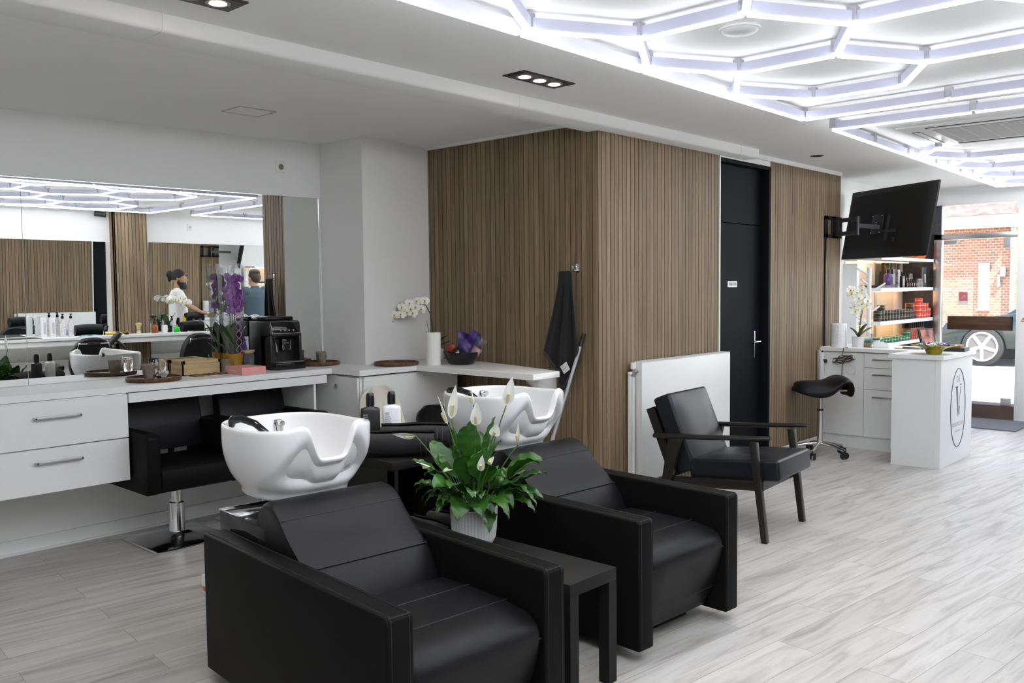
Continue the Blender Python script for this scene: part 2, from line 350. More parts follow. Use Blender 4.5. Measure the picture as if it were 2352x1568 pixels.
# ---- right wall seen in the mirror: mirrors, column, counter
slats('wall_column', SLATY, 1, 5.05, 5.505, .31, -1, 0, 2.69)
b = MB(); b.box(.345, XB, 5.085, 5.505, 0, 2.69); struct(b.build('wall_column_core', SLATBACK))
slats('wall_column_side', SLATX, 0, .31, XB, 5.05, -1, 0, 2.69)
def mirror(name, label, x, s, y0, y1, z0, z1, z0b=None, z1b=None, seams=(), tilt=0):
    t = thing(name, label, 'mirror', (x, (y0+y1)/2, z0)); z0b = z0 if z0b is None else z0b; z1b = z1 if z1b is None else z1b
    def zz(y): u = (y-y0)/(y1-y0); return z0+(z0b-z0)*u, z1+(z1b-z1)*u
    b = MB(T(-x, -(y0+y1)/2, -z0)); ys = [y0, *seams, y1]
    for a, c in zip(ys, ys[1:]):
        a2 = a+.0015 if a != y0 else a; c2 = c-.0015 if c != y1 else c
        (l0, h0), (l1, h1) = zz(a2), zz(c2)
        b.loft([[(x, a2, l0), (x, c2, l1), (x, c2, h1), (x, a2, h0)], [(x+s*.005, a2, l0), (x+s*.005, c2, l1), (x+s*.005, c2, h1), (x+s*.005, a2, h0)]])
    b.build('mirror_pane', MIRROR, t)
    b = MB(T(-x, -(y0+y1)/2, -z0)); (l0, h0), (l1, h1) = zz(y0), zz(y1); e = .003
    b.loft([[(x, y1, l1), (x+s*.007, y1, l1), (x+s*.007, y1+e, l1), (x, y1+e, l1)], [(x, y1, h1), (x+s*.007, y1, h1), (x+s*.007, y1+e, h1), (x, y1+e, h1)]])
    b.loft([[(x, y0, h0), (x+s*.007, y0, h0), (x+s*.007, y0, h0+e), (x, y0, h0+e)], [(x, y1, h1), (x+s*.007, y1, h1), (x+s*.007, y1, h1+e), (x, y1, h1+e)]])
    b.build('mirror_edge', CHROME, t); t.rotation_euler = (0, tilt, 0); return t
s_t = math.radians(1.4)
mirror('wall_mirror', 'long frameless mirror above the white counter on the left wall', XL+.001, 1, .2, 4.031, 1.007, 2.235, 1.012, 2.262, seams=(1.922,))
mirror('wall_mirror', 'frameless mirror left of the slatted column, across the room', XB-.001, -1, 2.2, 4.975, 1.02, 2.225, tilt=-s_t)
mirror('wall_mirror', 'frameless mirror right of the slatted column, across the room', XB-.001, -1, 5.56, 8.2, 1.02, 2.238, tilt=-s_t)
# ---- niche wall behind the shelves and shop front
b = MB(); b.box(-4.4, -3.88, 8.84, YF+.1, 0, ZC); struct(b.build('wall_recess', PAINT))
b = MB(); b.box(-3.88, -3.73, 9.46, 9.52, .0, 1.79); b.box(-3.88, -3.67, 8.84, 8.87, 0, ZC); struct(b.build('wall_recess_return', PAINT))
b = MB(); b.box(-3.88, XB, YF-.02, YF+.1, 2.49, ZC); struct(b.build('wall_front_header', PAINT))
b = MB(); b.box(-2.45, XB, YF-.0, YF+.1, 0, .5); struct(b.build('wall_front_sill', PAINT))
b = MB(); b.box(-3.88, -3.50, YF+.02, YF+.30, 0, 3.2); struct(b.build('wall_front_pier', mat('dark_stone', (.045, .047, .055), .35, var=.3, vscale=30)))
b = MB(); b.box(-3.51, -3.42, YF-.03, YF+.05, 0, 2.49, .004); b.box(-3.51, -2.45, YF-.03, YF+.05, 2.085, 2.15, .004); b.build('trim_5', STEEL)['kind'] = 'structure'
b = MB(); b.box(-2.615, -2.45, YF-.04, YF+.06, 0, 2.49, .004); b.box(XB-.08, XB, YF-.04, YF+.06, .5, 2.49, .004); b.box(-2.45, XB, YF-.03, YF+.05, .5, .56, .004); struct(b.build('trim_6', GLOSSW))
b = MB(); b.box(-3.42, -2.625, YF, YF+.012, .17, 2.08); gd = struct(b.build('door_2', PANE))
b = MB(); b.box(-3.33, -2.645, YF-.075, YF-.035, 1.03, 1.19, .004); h = b.build('push_bar', grain_mat('walnut', (.03, .014, .007), (.09, .045, .022), (2, 30, 30), .4), gd, label='dark walnut push bar')
b = MB(); b.box(-2.66, -2.645, YF-.076, YF-.034, 1.03, 1.19); b.box(-3.2, -3.17, YF-.036, YF, 1.08, 1.14); b.box(-2.8, -2.77, YF-.036, YF, 1.08, 1.14); b.build('bar_mount', BLK, h)
b = MB(); b.box(-3.40, -3.26, YF-.02, YF+.03, 2.03, 2.075, .003); b.box(-2.76, -2.70, YF-.02, YF+.03, 1.97, 2.08, .003); b.box(-2.76, -2.66, YF-.02, YF+.03, .17, .25, .003)
b.cyl((-2.70, YF-.02, .205), (-2.70, YF-.032, .205), .02); b.build('patch_fitting', GREY, gd)
b = MB(); b.box(-3.42, -2.62, YF+.0, YF+.012, 2.15, 2.49); struct(b.build('window_1', PANE))
b = MB(); b.box(-2.45, XB-.08, YF, YF+.012, .56, 2.49); struct(b.build('window_2', PANE))
b = MB(); b.box(-3.42, -2.6, YF-.03, YF+.25, 0, .165); struct(b.build('trim_7', mat('door_sill', (.09, .055, .04), .6, var=.2)))
b = MB(); b.box(-3.5, -2.4, 10.4, 11.18, .0, .012); tag(b.build('door_mat', mat('mat_grey', (.16, .17, .19), .95, bump=.6, bscale=200)), 'grey entrance mat in front of the glass door', 'mat')
# sticker on the glass door
t = thing('door_sticker', 'small pink and white sticker on the entrance glass', 'sticker', (-3.19, YF-.004, 1.47))
b = MB(); b.box(-.10, .10, -.001, .001, -.14, .14); b.build('backing_paper', GLOSSW, t)
b = MB(); b.box(-.085, .085, -.0025, -.0012, -.055, .13); b.build('pink_panel', mat('sticker_pink', (.55, .16, .18), .5), t)
b = MB(); b.tube([(.04*math.cos(a)*(1-.1*a), -.003, .03+.03*math.sin(a*1.7)) for a in [i*.4 for i in range(9)]], .006, 6); b.build('white_squiggle', GLOSSW, t); t.scale = (.55, 1, .55); t.location.z = 1.395; t.location.x = -3.18
# ================================================================== LIGHTS
LED = emis('led_tube_light', (.93, .95, 1.0), LED_STRENGTH)
LEDBODY = mat('led_body', (.62, .64, .78), .4)
CONN = mat('clear_connector', (.85, .86, .9), .1, trans=.6)
ZT = 2.61
def led_panel(label, loc, rz, w, y0, y1, cells, extra, holes=()):
    t = thing('hexagon_ceiling_light', label, 'light', loc, rz, 'hexagon ceiling lights')
    s = .4955; hx = [( s, 0), (s/2, s*.866), (-s/2, s*.866), (-s, 0), (-s/2, -s*.866), (s/2, -s*.866)]
    segs = {}; nodes = {}
    def key(p): return (round(p[0], 2), round(p[1], 2))
    def seg(p, q):
        kp, kq = key(p), key(q)
        if kp == kq or (kq, kp) in segs or (kp, kq) in segs: return
        for h in holes:
            m = ((p[0]+q[0])/2, (p[1]+q[1])/2)
            if h[0] < m[0] < h[1] and h[2] < m[1] < h[3]: return
        segs[(kp, kq)] = (p, q); nodes[kp] = p; nodes[kq] = q
    for cx, cy in cells:
        pts = [(cx+a, cy+c) for a, c in hx]
        for i in range(6): seg(pts[i], pts[(i+1) % 6])
    for p, q in extra: seg(p, q)
    n = max(2, round((y1-y0)/.86))
    for x in (0, w):
        for k in range(n): seg((x, y0+(y1-y0)*k/n), (x, y0+(y1-y0)*(k+1)/n))
    for y in (y0, y1):
        for k in range(3): seg((w*k/3, y), (w*(k+1)/3, y))
    for p, q in segs.values():
        P, Q = Vector((*p, 0)), Vector((*q, 0)); d = (Q-P).normalized(); L = (Q-P).length
        F = frame_to(d).to_4x4(); M = Matrix.Translation(P) @ Matrix((d.cross(Vector((0, 0, 1))), d, (0, 0, 1))).transposed().to_4x4()
        b = MB(M); b.box(-.015, .015, .012, L-.012, -.005, .004, .0025, 1); o = b.build('led_tube', LED, t)
        b = MB(M); b.box(-.0135, .0135, .012, L-.012, .0045, .052); b.build('led_housing', LEDBODY, o)
    for p in nodes.values(): b = MB(); b.box(p[0]-.02, p[0]+.02, p[1]-.02, p[1]+.02, .012, .07); b.build('joint_clip', CONN, t)
    return t
S = .4955; H = S*.866*2
c1, c2, c3 = .553, .553+1.5*S, .553+3*S
cells = [(c1, 4.40-H*k) for k in range(5)]+[(c2, 4.40-H*.5-H*k) for k in range(5)]+[(c3, 4.40-H*k) for k in range(5)]
led_panel('long hexagon-pattern light nearest the camera, above the salon chairs', (-2.505, .10, ZT), 0, 2.59, 0, 5.36, [(x, y-.02) for x, y in cells], [])
base = 4.93
cells = [(c1, 1.78+H*k) for k in range(4)]+[(c2, 1.78+H*.5+H*k) for k in range(3)]+[(c3, 1.78+H*k) for k in range(4)]
led_panel('hexagon-pattern light farther back, framing the ceiling air conditioner', (-2.515, 5.94, ZT), math.radians(2.2), 2.59, 0, 4.75, cells, [], holes=((.25, 2.3, .1, 1.62),))
GLOW = emis('warm_lamp', (1, .86, .66), 30)
def downlight(label, x, y, L=.42):
    t = thing('triple_downlight', label, 'light', (x, y, ZC), 0, 'recessed triple downlights')
    b = MB(); b.box(-.078, .078, -L/2, L/2, -.006, 0)
    b.box(-.070, .070, -L/2+.01, L/2-.01, -.008, -.005); b.build('bezel', mat('dark_bezel', (.06, .055, .05), .3, .5), t)
    for k in (-1, 0, 1):
        b = MB(); b.lathe([(.048, -.010), (.048, -.0075), (.036, -.0075)], 24, T(0, k*.122, 0)); r = b.build('lamp_ring', STEEL, t)
        b = MB(); b.lathe([(0, -.0125), (.03, -.0115), (.037, -.009)], 24, T(0, k*.122, 0), cap=False); b.build('lamp', GLOW, r)
    return t
DLX = -3.19
downlight('recessed strip of three spotlights above the slatted corner', DLX, 3.69)
downlight('recessed strip of three spotlights at the top left edge of the picture', DLX-.04, 1.70)
for x, y in ((DLX, 3.69), (DLX-.04, 1.70)):
    for k in (-1, 0, 1):
        l = bpy.data.lights.new('spot', 'SPOT'); l.energy = 9; l.color = (1, .88, .7); l.spot_size = 1.5; l.spot_blend = .6; l.shadow_soft_size = .03
        o = bpy.data.objects.new('spot', l); C.objects.link(o); o.location = (x, y+k*.122, ZC-.03)
t = thing('smoke_detector', 'white round smoke detector inside the nearest hexagon light', 'smoke detector', (-1.935, 3.575, ZC))
b = MB(); b.lathe([(.085, 0), (.09, -.008), (.088, -.016)], 32); b.build('base_ring', GLOSSW, t)
b = MB(); b.lathe([(.08, -.016), (.07, -.026), (.03, -.032), (0, -.033)], 32, cap=False); b.build('cover', GLOSSW, t)
t = thing('ceiling_speaker', 'white round ceiling disc between the two hexagon lights', 'ceiling speaker', (-1.99, 5.72, ZC))
b = MB(); b.lathe([(.10, 0), (.10, -.008), (.085, -.012), (0, -.014)], 32, cap=False); b.build('grille', mat('grille_white', (.7, .7, .7), .6), t)
t = thing('round_downlight', 'small dark round recessed spot in the ceiling near the black door', 'light', (-3.34, 7.55, ZC))
b = MB(); b.lathe([(.055, 0), (.055, -.004), (.04, -.005), (.038, -.001)], 24); b.build('ring', BLK, t)
t = thing('ceiling_hatch', 'faint square hatch in the ceiling above the mirror', 'hatch', (-4.90, 2.95, zl(2.95)-.001))
b = MB()
for a in ((-.105, .105, -.125, -.119), (-.105, .105, .119, .125), (-.105, -.099, -.125, .125), (.099, .105, -.125, .125)): b.box(*a, -.004, .003)
b.build('hatch_frame', mat('hatch_frame', (.5, .46, .36), .7), t)
b = MB(); b.box(-.099, .099, -.119, .119, -.002, .003); b.build('hatch_lid', CEIL, t)
# ceiling air conditioner
t = thing('ceiling_air_conditioner', 'white ceiling cassette air conditioner inside the far hexagon light', 'air conditioner', (-1.82, 7.02, ZC), math.radians(2))
b = MB(); b.box(-.60, .60, -.60, .60, -.028, 0, .02, 3); b.box(-.50, .50, -.52, .52, -.042, -.02, .018, 3); b.build('casing', GLOSSW, t)
b = MB(); b.box(-.30, .30, -.34, .34, -.046, -.03)
b.build('intake_grille', mat('ac_grille', (.42, .42, .43), .6), t)
b = MB()
for k in range(-2, 3): b.box(k*.12-.003, k*.12+.003, -.34, .34, -.048, -.045)
b.build('grille_ribs', mat('ac_rib', (.6, .6, .6), .6), t)
for k, (a, c) in enumerate(((0, -.43), (0, .43))):
    b = MB(); b.box(-.32, .32, c-.026, c+.026, -.045, -.04); o = b.build('louvre_slot', BLK, t)
    b = MB(); b.box(-.31, .31, c-.012, c+.024, -.05, -.044, .003); b.build('louvre_flap', GLOSSW, o)
for k, (a, c) in enumerate(((-.42, 0), (.42, 0))):
    b = MB(); b.box(a-.026, a+.026, -.32, .32, -.045, -.04); o = b.build('louvre_slot', BLK, t)
    b = MB(); b.box(a-.012, a+.024, -.31, .31, -.05, -.044, .003); b.build('louvre_flap', GLOSSW, o)
# security camera by the column
t = thing('security_camera', 'small black camera hanging at the ceiling beside the column, seen in the mirror', 'camera', (.33, 4.90, ZC))
b = MB(); b.lathe([(.04, 0), (.04, -.02), (.012, -.03), (.012, -.07)], 16); b.build('mount', BLK, t)
b = MB(); b.tube([(.02, -.06, -.10), (-.05, .05, -.12)], .035, 14); b.build('camera_body', BLK, t)
# wall sockets
def socket(label, x, y, z, s, dark=False):
    t = thing('wall_socket', label, 'socket', (x, y, z))
    b = MB(); b.box(0 if s > 0 else -.008, .008 if s > 0 else 0, -.042, .042, -.042, .042, .003); b.build('plate', GLOSSW, t)
    b = MB(); b.tube([(s*.008, 0, 0), (s*.0085, 0, 0)], [.022, .020], 20); b.build('socket_well', mat('socket_brown', (.22, .17, .10), .5) if dark else mat('socket_grey', (.5, .5, .5), .5), t)
socket('white wall socket with brown centre above the mirror', XL, 3.71, 2.475, 1, True)
socket('white wall socket high on the wall above the far mirror', XB, 6.18, 2.47, -1)

# ================================================================== WASH UNITS  (local: x forwards, 0 at the front of the arms)
def wash_unit(loc, rz, label):
    t = thing('shampoo_chair', label, 'salon chair', loc, rz, 'shampoo wash units')
    Wd, A, ZA, ZB, L = .372, .098, .60, .05, 1.29
    for s in (-1, 1):
        y0, y1 = sorted((s*Wd, s*(Wd-A)))
        b = MB(); b.prism([(0, ZB), (0, ZA-.012), (-.012, ZA), (-L, ZA), (-L, ZB)], 1, y0, y1, .012, 3)
        arm = b.build('armrest', LEATHS, t)
        b = MB(); r = .0016
        for yy in (y0+.016, y1-.016):
            b.tube([(-.0005, yy, ZB+.01), (-.0005, yy, ZA-.013), (-.013, yy, ZA+.0005), (-L+.01, yy, ZA+.0005)], r, 5)
        b.tube([(-.006, y0+.01, ZA-.004), (-.006, y1-.01, ZA-.004)], r, 5)
        b.build('piping', STITCH, arm)
    # seat: bulging front roll, cushions with seams
    yi = Wd-A-.004
    def upholstery(prof, name, seams, crown=.018, mt=LEATH):
        n = len(prof); ys = [-yi, -yi*.985, -yi*.93, -yi*.6, 0, yi*.6, yi*.93, yi*.985, yi]
        cx = sum(p[0] for p in prof)/n; cz = sum(p[1] for p in prof)/n; rings = []
        for y in ys:
            e = abs(y)/yi; k = 1-.06*max(0, (e-.9)/.1)**2
            rings.append([(cx+(x-cx)*k, y, cz+(z-cz)*k) for x, z in prof])
        b = MB(); b.loft(rings); o = b.build(name, mt, t, sharp=50)
        b = MB()
        for x, z in seams: b.tube([(x, y*.99, z) for y in ys[1:-1]], .0028, 6)
        b.build('seam', STITCH, o); return o
    def smooth(pts, k=3):
        for _ in range(k):
            q = []; n = len(pts)
            for i in range(n):
                a, c = pts[i], pts[(i+1) % n]
                q += [(a[0]*.75+c[0]*.25, a[1]*.75+c[1]*.25), (a[0]*.25+c[0]*.75, a[1]*.25+c[1]*.75)]
            pts = q
        return pts
    sp = smooth([(-.62, .455), (-.42, .46), (-.2, .46), (-.06, .445), (-.005, .40), (-.012, .33), (-.05, .20), (-.10, .085), (-.13, .05), (-.62, .06)], 2)
    upholstery(sp, 'seat_cushion', [(-.395, .4595), (-.185, .4575), (-.012, .365), (-.067, .165)])
    bp = smooth([(-.55, .36), (-.585, .47), (-.64, .55), (-.70, .60), (-.79, .665), (-.84, .72), (-.90, .763), (-.96, .768), (-1.02, .735), (-1.05, .66), (-1.0, .40), (-.85, .2), (-.6, .2)], 2)
    upholstery(bp, 'backrest', [(-.655, .566), (-.835, .712)])
    # black lacquered box under the basin with chrome edge, pedestal neck
    b = MB(); b.box(-1.36, -.95, -.27, .27, .02, .665, .006); base = b.build('pedestal', BLKG, t)
    b = MB(); b.box(-1.363, -1.355, -.272, .272, .655, .668, .002); b.box(-1.36, -.97, .262, .273, .655, .668, .002); b.build('chrome_strip', CHROME, base)
    b = MB(); b.lathe([(.10, .66), (.10, .80)], 28, T(-1.17, 0, 0)); b.build('neck', BLK, t)
    # base plate below seat
    b = MB(); b.box(-1.0, -.2, -.24, .24, .0, .06); b.build('underframe', BLKM, t)
    # basin: superellipse shell with a neck notch at the front
    bo = basin(t)
    return t
def basin(t):
    cx, RZm, DEP = -1.205, 1.005, .285
    n = 168
    def outline(th, s=1.0):
        c, si = math.cos(th), math.sin(th); e = 2/2.9
        x = .315*abs(c)**e*(1 if c >= 0 else -1); y = .262*abs(si)**e*(1 if si >= 0 else -1)
        return x*s, y*s
    def sst(a, b_, v): q = min(1, max(0, (v-a)/(b_-a))); return q*q*(3-2*q)
    def notch(y): return math.exp(-(abs(y)/.088)**7)
    def rimz(x, y):
        z = RZm + .016*max(0, (x-.06)/.25)            # the front wings stand higher, with a peak beside the notch
        if x > 0: z += .014*math.exp(-((abs(y)-.135)/.035)**2)*sst(.15, .28, x) - notch(y)*.122*sst(.10, .24, x)
        return z
    rings_o, rings_i = [], []
    N = 16
    def pt(th, t, inner):
        x, y = outline(th)
        k = notch(y) if x > .1 else 0
        zr = rimz(x, y); zb = RZm-DEP; u = t
        if inner:
            z = zr-(zr-zb-.035)*math.sin(u*PI/2)
            f = (1-u**2.6)
            return ((x*(1-.06)-.012)*f - .02*(1-f) - k*.02*(1-u), y*(1-.075)*f, z)
        # outside: keeps wide, tucks in to a collar; the front is hollowed out below the notch
        z = zr-(zr-zb)*u; v = (RZm-z)/DEP
        c = min(max(v, 0), .88)/.88
        xx = x*(1-.29*c**3.2); yy = y*(1-.24*c**3.2)
        if x > 0: xx -= .035*c*c
        if x > .05:
            w = .105+.15*min(1, max(0, v)); kk = math.exp(-(abs(y)/w)**5)
            xx -= .085*kk*sst(.02, .45, u)*(1-sst(.52, .84, v))*sst(.05, .2, x)
        return (xx, yy, z)
    ths = [2*PI*i/n for i in range(n)]
    rings = [[pt(th, 1, False) for th in ths]]
    rings = []
    zb = RZm-DEP
    rings.append([(x*.5, y*.5, z) for x, y, z in [pt(th, 1, False) for th in ths]])
    for j in range(N, -1, -1):
        rings.append([pt(th, (j/N), False) for th in ths])
    # rounded lip
    lip = []
    for a in (.35, .7):
        R = []
        for th in ths:
            o, i2 = pt(th, 0, False), pt(th, 0, True); m = [(o[q]*(1-a)+i2[q]*a) for q in range(3)]; m[2] += .009*math.sin(a*PI); R.append(tuple(m))
        rings.append(R)
    for j in range(0, N): rings.append([pt(th, j/N, True) for th in ths])
    rings.append([(-.02, 0, zb+.035+.0) for th in ths])
    b = MB(T(cx, 0, 0)); b.loft(rings, cap=True); o = b.build('basin', CERA, t, sharp=80, label='white ceramic basin with neck notch')
    md = o.modifiers.new('s', 'SUBSURF'); md.levels = 1; md.render_levels = 1
    # mixer tap, hand shower and drain at the back of the bowl
    b = MB(T(cx, 0, 0)); b.lathe([(.022, .86), (.022, .985), (.017, 1.0), (.0, 1.0)], 16, T(-.19, .02, 0)); b.cyl((-.19, .02, .985), (-.15, .02, .99), .012); tap = b.build('mixer_tap', CHROME, o)
    b = MB(T(cx, 0, 0)); b.tube([(-.28, -.155, .99), (-.262, -.15, 1.012), (-.22, -.13, 1.018), (-.16, -.10, 1.0), (-.10, -.07, .955), (-.08, -.06, .90)], [.019, .019, .016, .015, .014, .012], 14); b.build('hand_shower', BLKG, o, label='black hand shower')
    b = MB(T(cx, 0, 0)); b.lathe([(.0, zb+.045), (.025, zb+.045), (.028, zb+.04)], 16, T(-.02, 0, 0), cap=False); b.build('drain', CHROME, o)
    return o
w1 = wash_unit((-1.962, 1.976, 0), math.radians(-5), 'front black leather shampoo chair with white basin, nearest the camera')
w2 = dup(w1, (-2.032, 3.35, 0), math.radians(-3.5), 'second black leather shampoo chair with white basin, behind the potted lily')
b = MB(); b.box(-1.335, -1.292, -.365, -.345, .35, .42, .002); b.mi = 1; b.box(-1.325, -1.30, -.3655, -.365, .355, .375); b.build('care_tag', [GLOSSW, mat('tag_orange', (.5, .16, .05), .5)], w1, label='small white care tag with an orange mark')
# ================================================================== BENCH, PLANT, CART
t = thing('side_table', 'narrow black side table standing between the two shampoo chairs', 'table', (-2.04, 2.655, 0))
b = MB(); b.box(-.92, 0, -.145, .145, .41, .46, .0015); b.build('tabletop', BLKM, t)
for x in (-.05, -.92):
    for y in (-.145, .095):
        b = MB(); b.box(x, x+.05, y, y+.05, 0, .41); b.build('leg', BLKM, t)
def towel_roll(loc, rz, L, R, label, group, flat=1.0):
    """rolled towel: spiral section along local x"""
    t = thing('rolled_towel', label, 'towel', loc, rz, group)
    n, turns, th = 110, 3.2, R/3.6
    inner, outer = [], []
    for i in range(n+1):
        a = i/n*turns*2*PI; r = R*(.12+.88*i/n); inner.append(((r-th*.42)*math.cos(a), (r-th*.42)*math.sin(a)*flat)); outer.append((r*math.cos(a), r*math.sin(a)*flat))
    poly = outer+inner[::-1]
    def J(p, x): return (p[0]+.002*math.sin(40*x+p[1]*60), p[1]+.002*math.sin(31*x+p[0]*50))
    rings = []
    for k in range(9):
        x = -L/2+L*k/8; e = 1-.05*(abs(k-4)/4)**4
        rings.append([(x, *[c*e for c in J(p, x)]) for p in poly])
    b = MB(T(0, 0, R*flat)); b.loft(rings, cap=True); b.build('towel_roll', TOWEL, t, sharp=60)
    b = MB(T(0, 0, R*flat)); a0 = turns*2*PI
    for xo in (L/2-.035, L/2-.06): b.tube([(xo, R*1.005*math.cos(a), R*1.005*math.sin(a)*flat) for a in [a0-i*.25 for i in range(22)]], .0022, 5)
    b.build('woven_border', mat('towel_border', (.04, .037, .04), .8), t); return t
GT = 'rolled charcoal towels'
towel_roll((-2.885, 2.70, .46), math.radians(2), .26, .05, 'rolled dark towel on the side table, nearest the white plant pot', GT)
towel_roll((-2.895, 2.585, .46), math.radians(-3), .26, .046, 'rolled dark towel on the side table, beside the front shampoo chair', GT)
# black trolley behind the chairs
t = thing('towel_trolley', 'black open trolley with towels on top between the wash basins', 'trolley', (-3.39, 2.86, 0))
b = MB(); b.box(-.28, .24, -.275, .175, .725, .765, .002); b.build('top_shelf', BLKM, t)
b = MB(); b.box(-.28, .24, -.275, .175, .40, .43, .002); b.build('lower_shelf', BLKM, t)
b = MB(); b.box(-.28, .24, -.275, -.262, .43, .725); b.build('side_panel', BLKM, t)
b = MB(); b.box(-.28, -.265, -.26, .175, .10, .725); b.build('back_panel', BLKM, t)
b = MB(); b.box(-.25, .205, .05, .068, .43, .725); b.build('divider', BLKM, t)
for x in (-.28, .205):
    for y in (-.275, .14):
        b = MB(); b.box(x, x+.035, y, y+.035, .05, .725); o = b.build('leg', BLKM, t)
        b = MB(); b.cyl((x+.0175, y+.005, .026), (x+.0175, y+.03, .026), .026, 14); b.build('castor', RUBBER, o)
b = MB(); b.box(-.05, -.03, -.22, -.02, .43, .70); tag(b.build('wooden_board', BAMB), 'pale wooden panel standing inside the black trolley', 'board')
o = bpy.data.objects['wooden_board']; o.location = (-3.45, 2.86, 0)
towel_roll((-3.255, 2.70, .765), math.radians(44), .36, .07, 'front rolled charcoal towel on top of the trolley', GT, .92)
towel_roll((-3.33, 2.885, .765), math.radians(46), .34, .074, 'rear rolled charcoal towel on top of the trolley', GT, .92)
def bottle(loc, label, body, capm, w, h, lines, rz=0):
    t = thing('shampoo_bottle', label, 'bottle', loc, rz, 'shampoo bottles on the trolley')
    b = MB()
    def rr(sx, sy, z, e=5): return [(sx*abs(math.cos(a))**(2/e)*(1 if math.cos(a) >= 0 else -1), sy*abs(math.sin(a))**(2/e)*(1 if math.sin(a) >= 0 else -1), z) for a in [2*PI*i/32 for i in range(32)]]
    b.loft([rr(w*.94, w*.5, 0), rr(w, w*.55, .006), rr(w, w*.55, h*.70), rr(w*.93, w*.5, h*.73), rr(w*.45, w*.42, h*.755, 2), rr(w*.36, w*.36, h*.78, 2)]); b.build('bottle_body', body, t)
    b = MB(); b.lathe([(w*.44, h*.775), (w*.44, h*.93), (w*.40, h*.975), (w*.3, h)], 20); b.build('bottle_cap', capm, t)
    b = MB(); y = -w*.557
    random.seed(3)
    for i in range(13):
        z = h*(.62-.036*i); l = w*(.5+.35*random.random()) if i > 1 else w*.5
        b.box(-w*.75, -w*.75+l, y-.0006, y, z, z+h*.010)
    for i in range(3): b.box(w*(-.5+.38*i), w*(-.3+.38*i), y-.0006, y, h*.10, h*.14)
    b.build('print', lines, t); return t
bottle((-3.50, 2.74, .765), 'black shampoo bottle with white small print behind the towels', mat('bottle_black', (.015, .015, .016), .3), BLKG, .048, .285, mat('print_light', (.4, .4, .4), .6), math.radians(52))
bottle((-3.475, 2.855, .765), 'white shampoo bottle with black cap behind the towels', mat('bottle_white', (.75, .76, .78), .35), BLKG, .046, .285, mat('print_dark', (.12, .12, .13), .6), math.radians(52))

# ---- peace lily
PB = Vector((-2.70, 2.665, .46)); VR = Vector((.7341, .6790, 0)); VF = Vector((-.679, .7341, 0))
def at(px, py, dep=0):
    """offset from the pot's centre: sideways, up, and away from the door side"""
    return VR*((px-1088)/538*(1+dep/3.79)) + VF*dep + Vector((0, 0, (1238-py)/538*(1+dep/3.79)+.005-dep*.17))
t = thing('peace_lily', 'peace lily with white flowers in a ribbed white pot on the side table', 'plant', PB)
b = MB(); n = 88; prof = [(.082, .008), (.094, .03), (.099, .07), (.1015, .12), (.104, .160)]
b.loft([[(r*(1-.026*(k % 2))*math.cos(2*PI*k/n), r*(1-.026*(k % 2))*math.sin(2*PI*k/n), z) for k in range(n)] for r, z in prof]+[[(.096*math.cos(2*PI*k/n), .096*math.sin(2*PI*k/n), z) for k in range(n)] for z in (.162, .125)]); b.lathe([(.05, 0), (.055, .008)], 24)
pot = b.build('plant_pot', GLOSSW, t, sharp=20, label='ribbed white pot')
b = MB(); b.lathe([(0, .13), (.095, .128)], 24, cap=False); b.build('soil', SOIL, pot)
def leaf(b, p0, p1, w, lift=.06, droop=.04, tw=0, waist=.42, fold=.25):
    """petiole then a lance-shaped blade with raised halves"""
    p0, p1 = Vector(p0), Vector(p1); d = p1-p0; hz = Vector((d.x, d.y, 0)); hz = hz.normalized() if hz.length > .01 else Vector((1, 0, 0))
    ctrl = p0 + d*.5 + Vector((0, 0, lift)); c2 = p0+d*.82+Vector((0, 0, lift*.9))
    def cv(u):
        a = 1-u; return p0*a**3 + (p0*.35+ctrl*.65)*(3*a*a*u) + c2*(3*a*u*u) + p1*u**3
    b.tube([cv(waist*i/6) for i in range(7)], [.0032-.0003*i for i in range(7)], 5)
    def S(u, v):
        q = waist+(1-waist)*u; c = cv(q); tg = (cv(min(1, q+.01))-cv(max(0, q-.01))).normalized(); sd = tg.cross(Vector((0, 0, 1)))
        sd = sd.normalized() if sd.length > .05 else Vector((hz.y, -hz.x, 0)); sd = Matrix.Rotation(tw, 3, tg) @ sd; up = sd.cross(tg)
        ww = w*(math.sin(PI*u**.72))**.85*(1-.15*u) if 0 < u < 1 else 0
        s = (v-.5)*2; return c+sd*s*ww+up*(abs(s)*ww*fold + .004*math.sin(u*26+s*3)*abs(s)) 
    b.grid(S, 14, 6, .0007)
tips = [(1249,1052,.02,.036,.10),(1250,1076,-.06,.034,.06),(1251,1140,-.03,.030,.10),(1221,1127,-.12,.034,.12),(1203,1148,-.05,.022,.10),(1184,1152,-.15,.02,.12),(1173,1176,-.16,.018,.10),
 (1128,1206,-.17,.034,.10),(1054,1175,-.19,.040,.11),(1112,1166,-.2,.036,.10),(1003,1172,-.06,.036,.09),(974,1152,.02,.022,.10),(952,1125,.05,.02,.10),(951,1104,-.02,.016,.08),(976,1075,-.08,.036,.08),(945,1048,.06,.026,.05),
 (999,1100,-.15,.04,.09),(1037,1098,-.2,.036,.08),(1026,1122,-.1,.034,.08),(1138,948,.06,.034,.0),(1085,952,.02,.036,0),(1071,962,-.05,.036,.05),(1062,985,.12,.034,.03),(1040,975,.05,.030,.02),(1125,985,.1,.038,.05),(1112,1020,-.08,.046,.07),
 (1150,1010,.14,.04,.05),(1175,1085,.1,.034,.08),(1010,1030,.14,.034,.06),(1205,1095,.12,.03,.1),(985,1010,.15,.03,.05),(1100,990,.2,.036,.0),(1060,1030,-.12,.03,.06),(1165,1110,.02,.03,.1),(1020,1140,-.15,.03,.08),(1090,1120,-.22,.028,.09),(1146,1060,-.12,.036,.09),(1046,1010,-.02,.03,.03)]
b = MB(); random.seed(11)
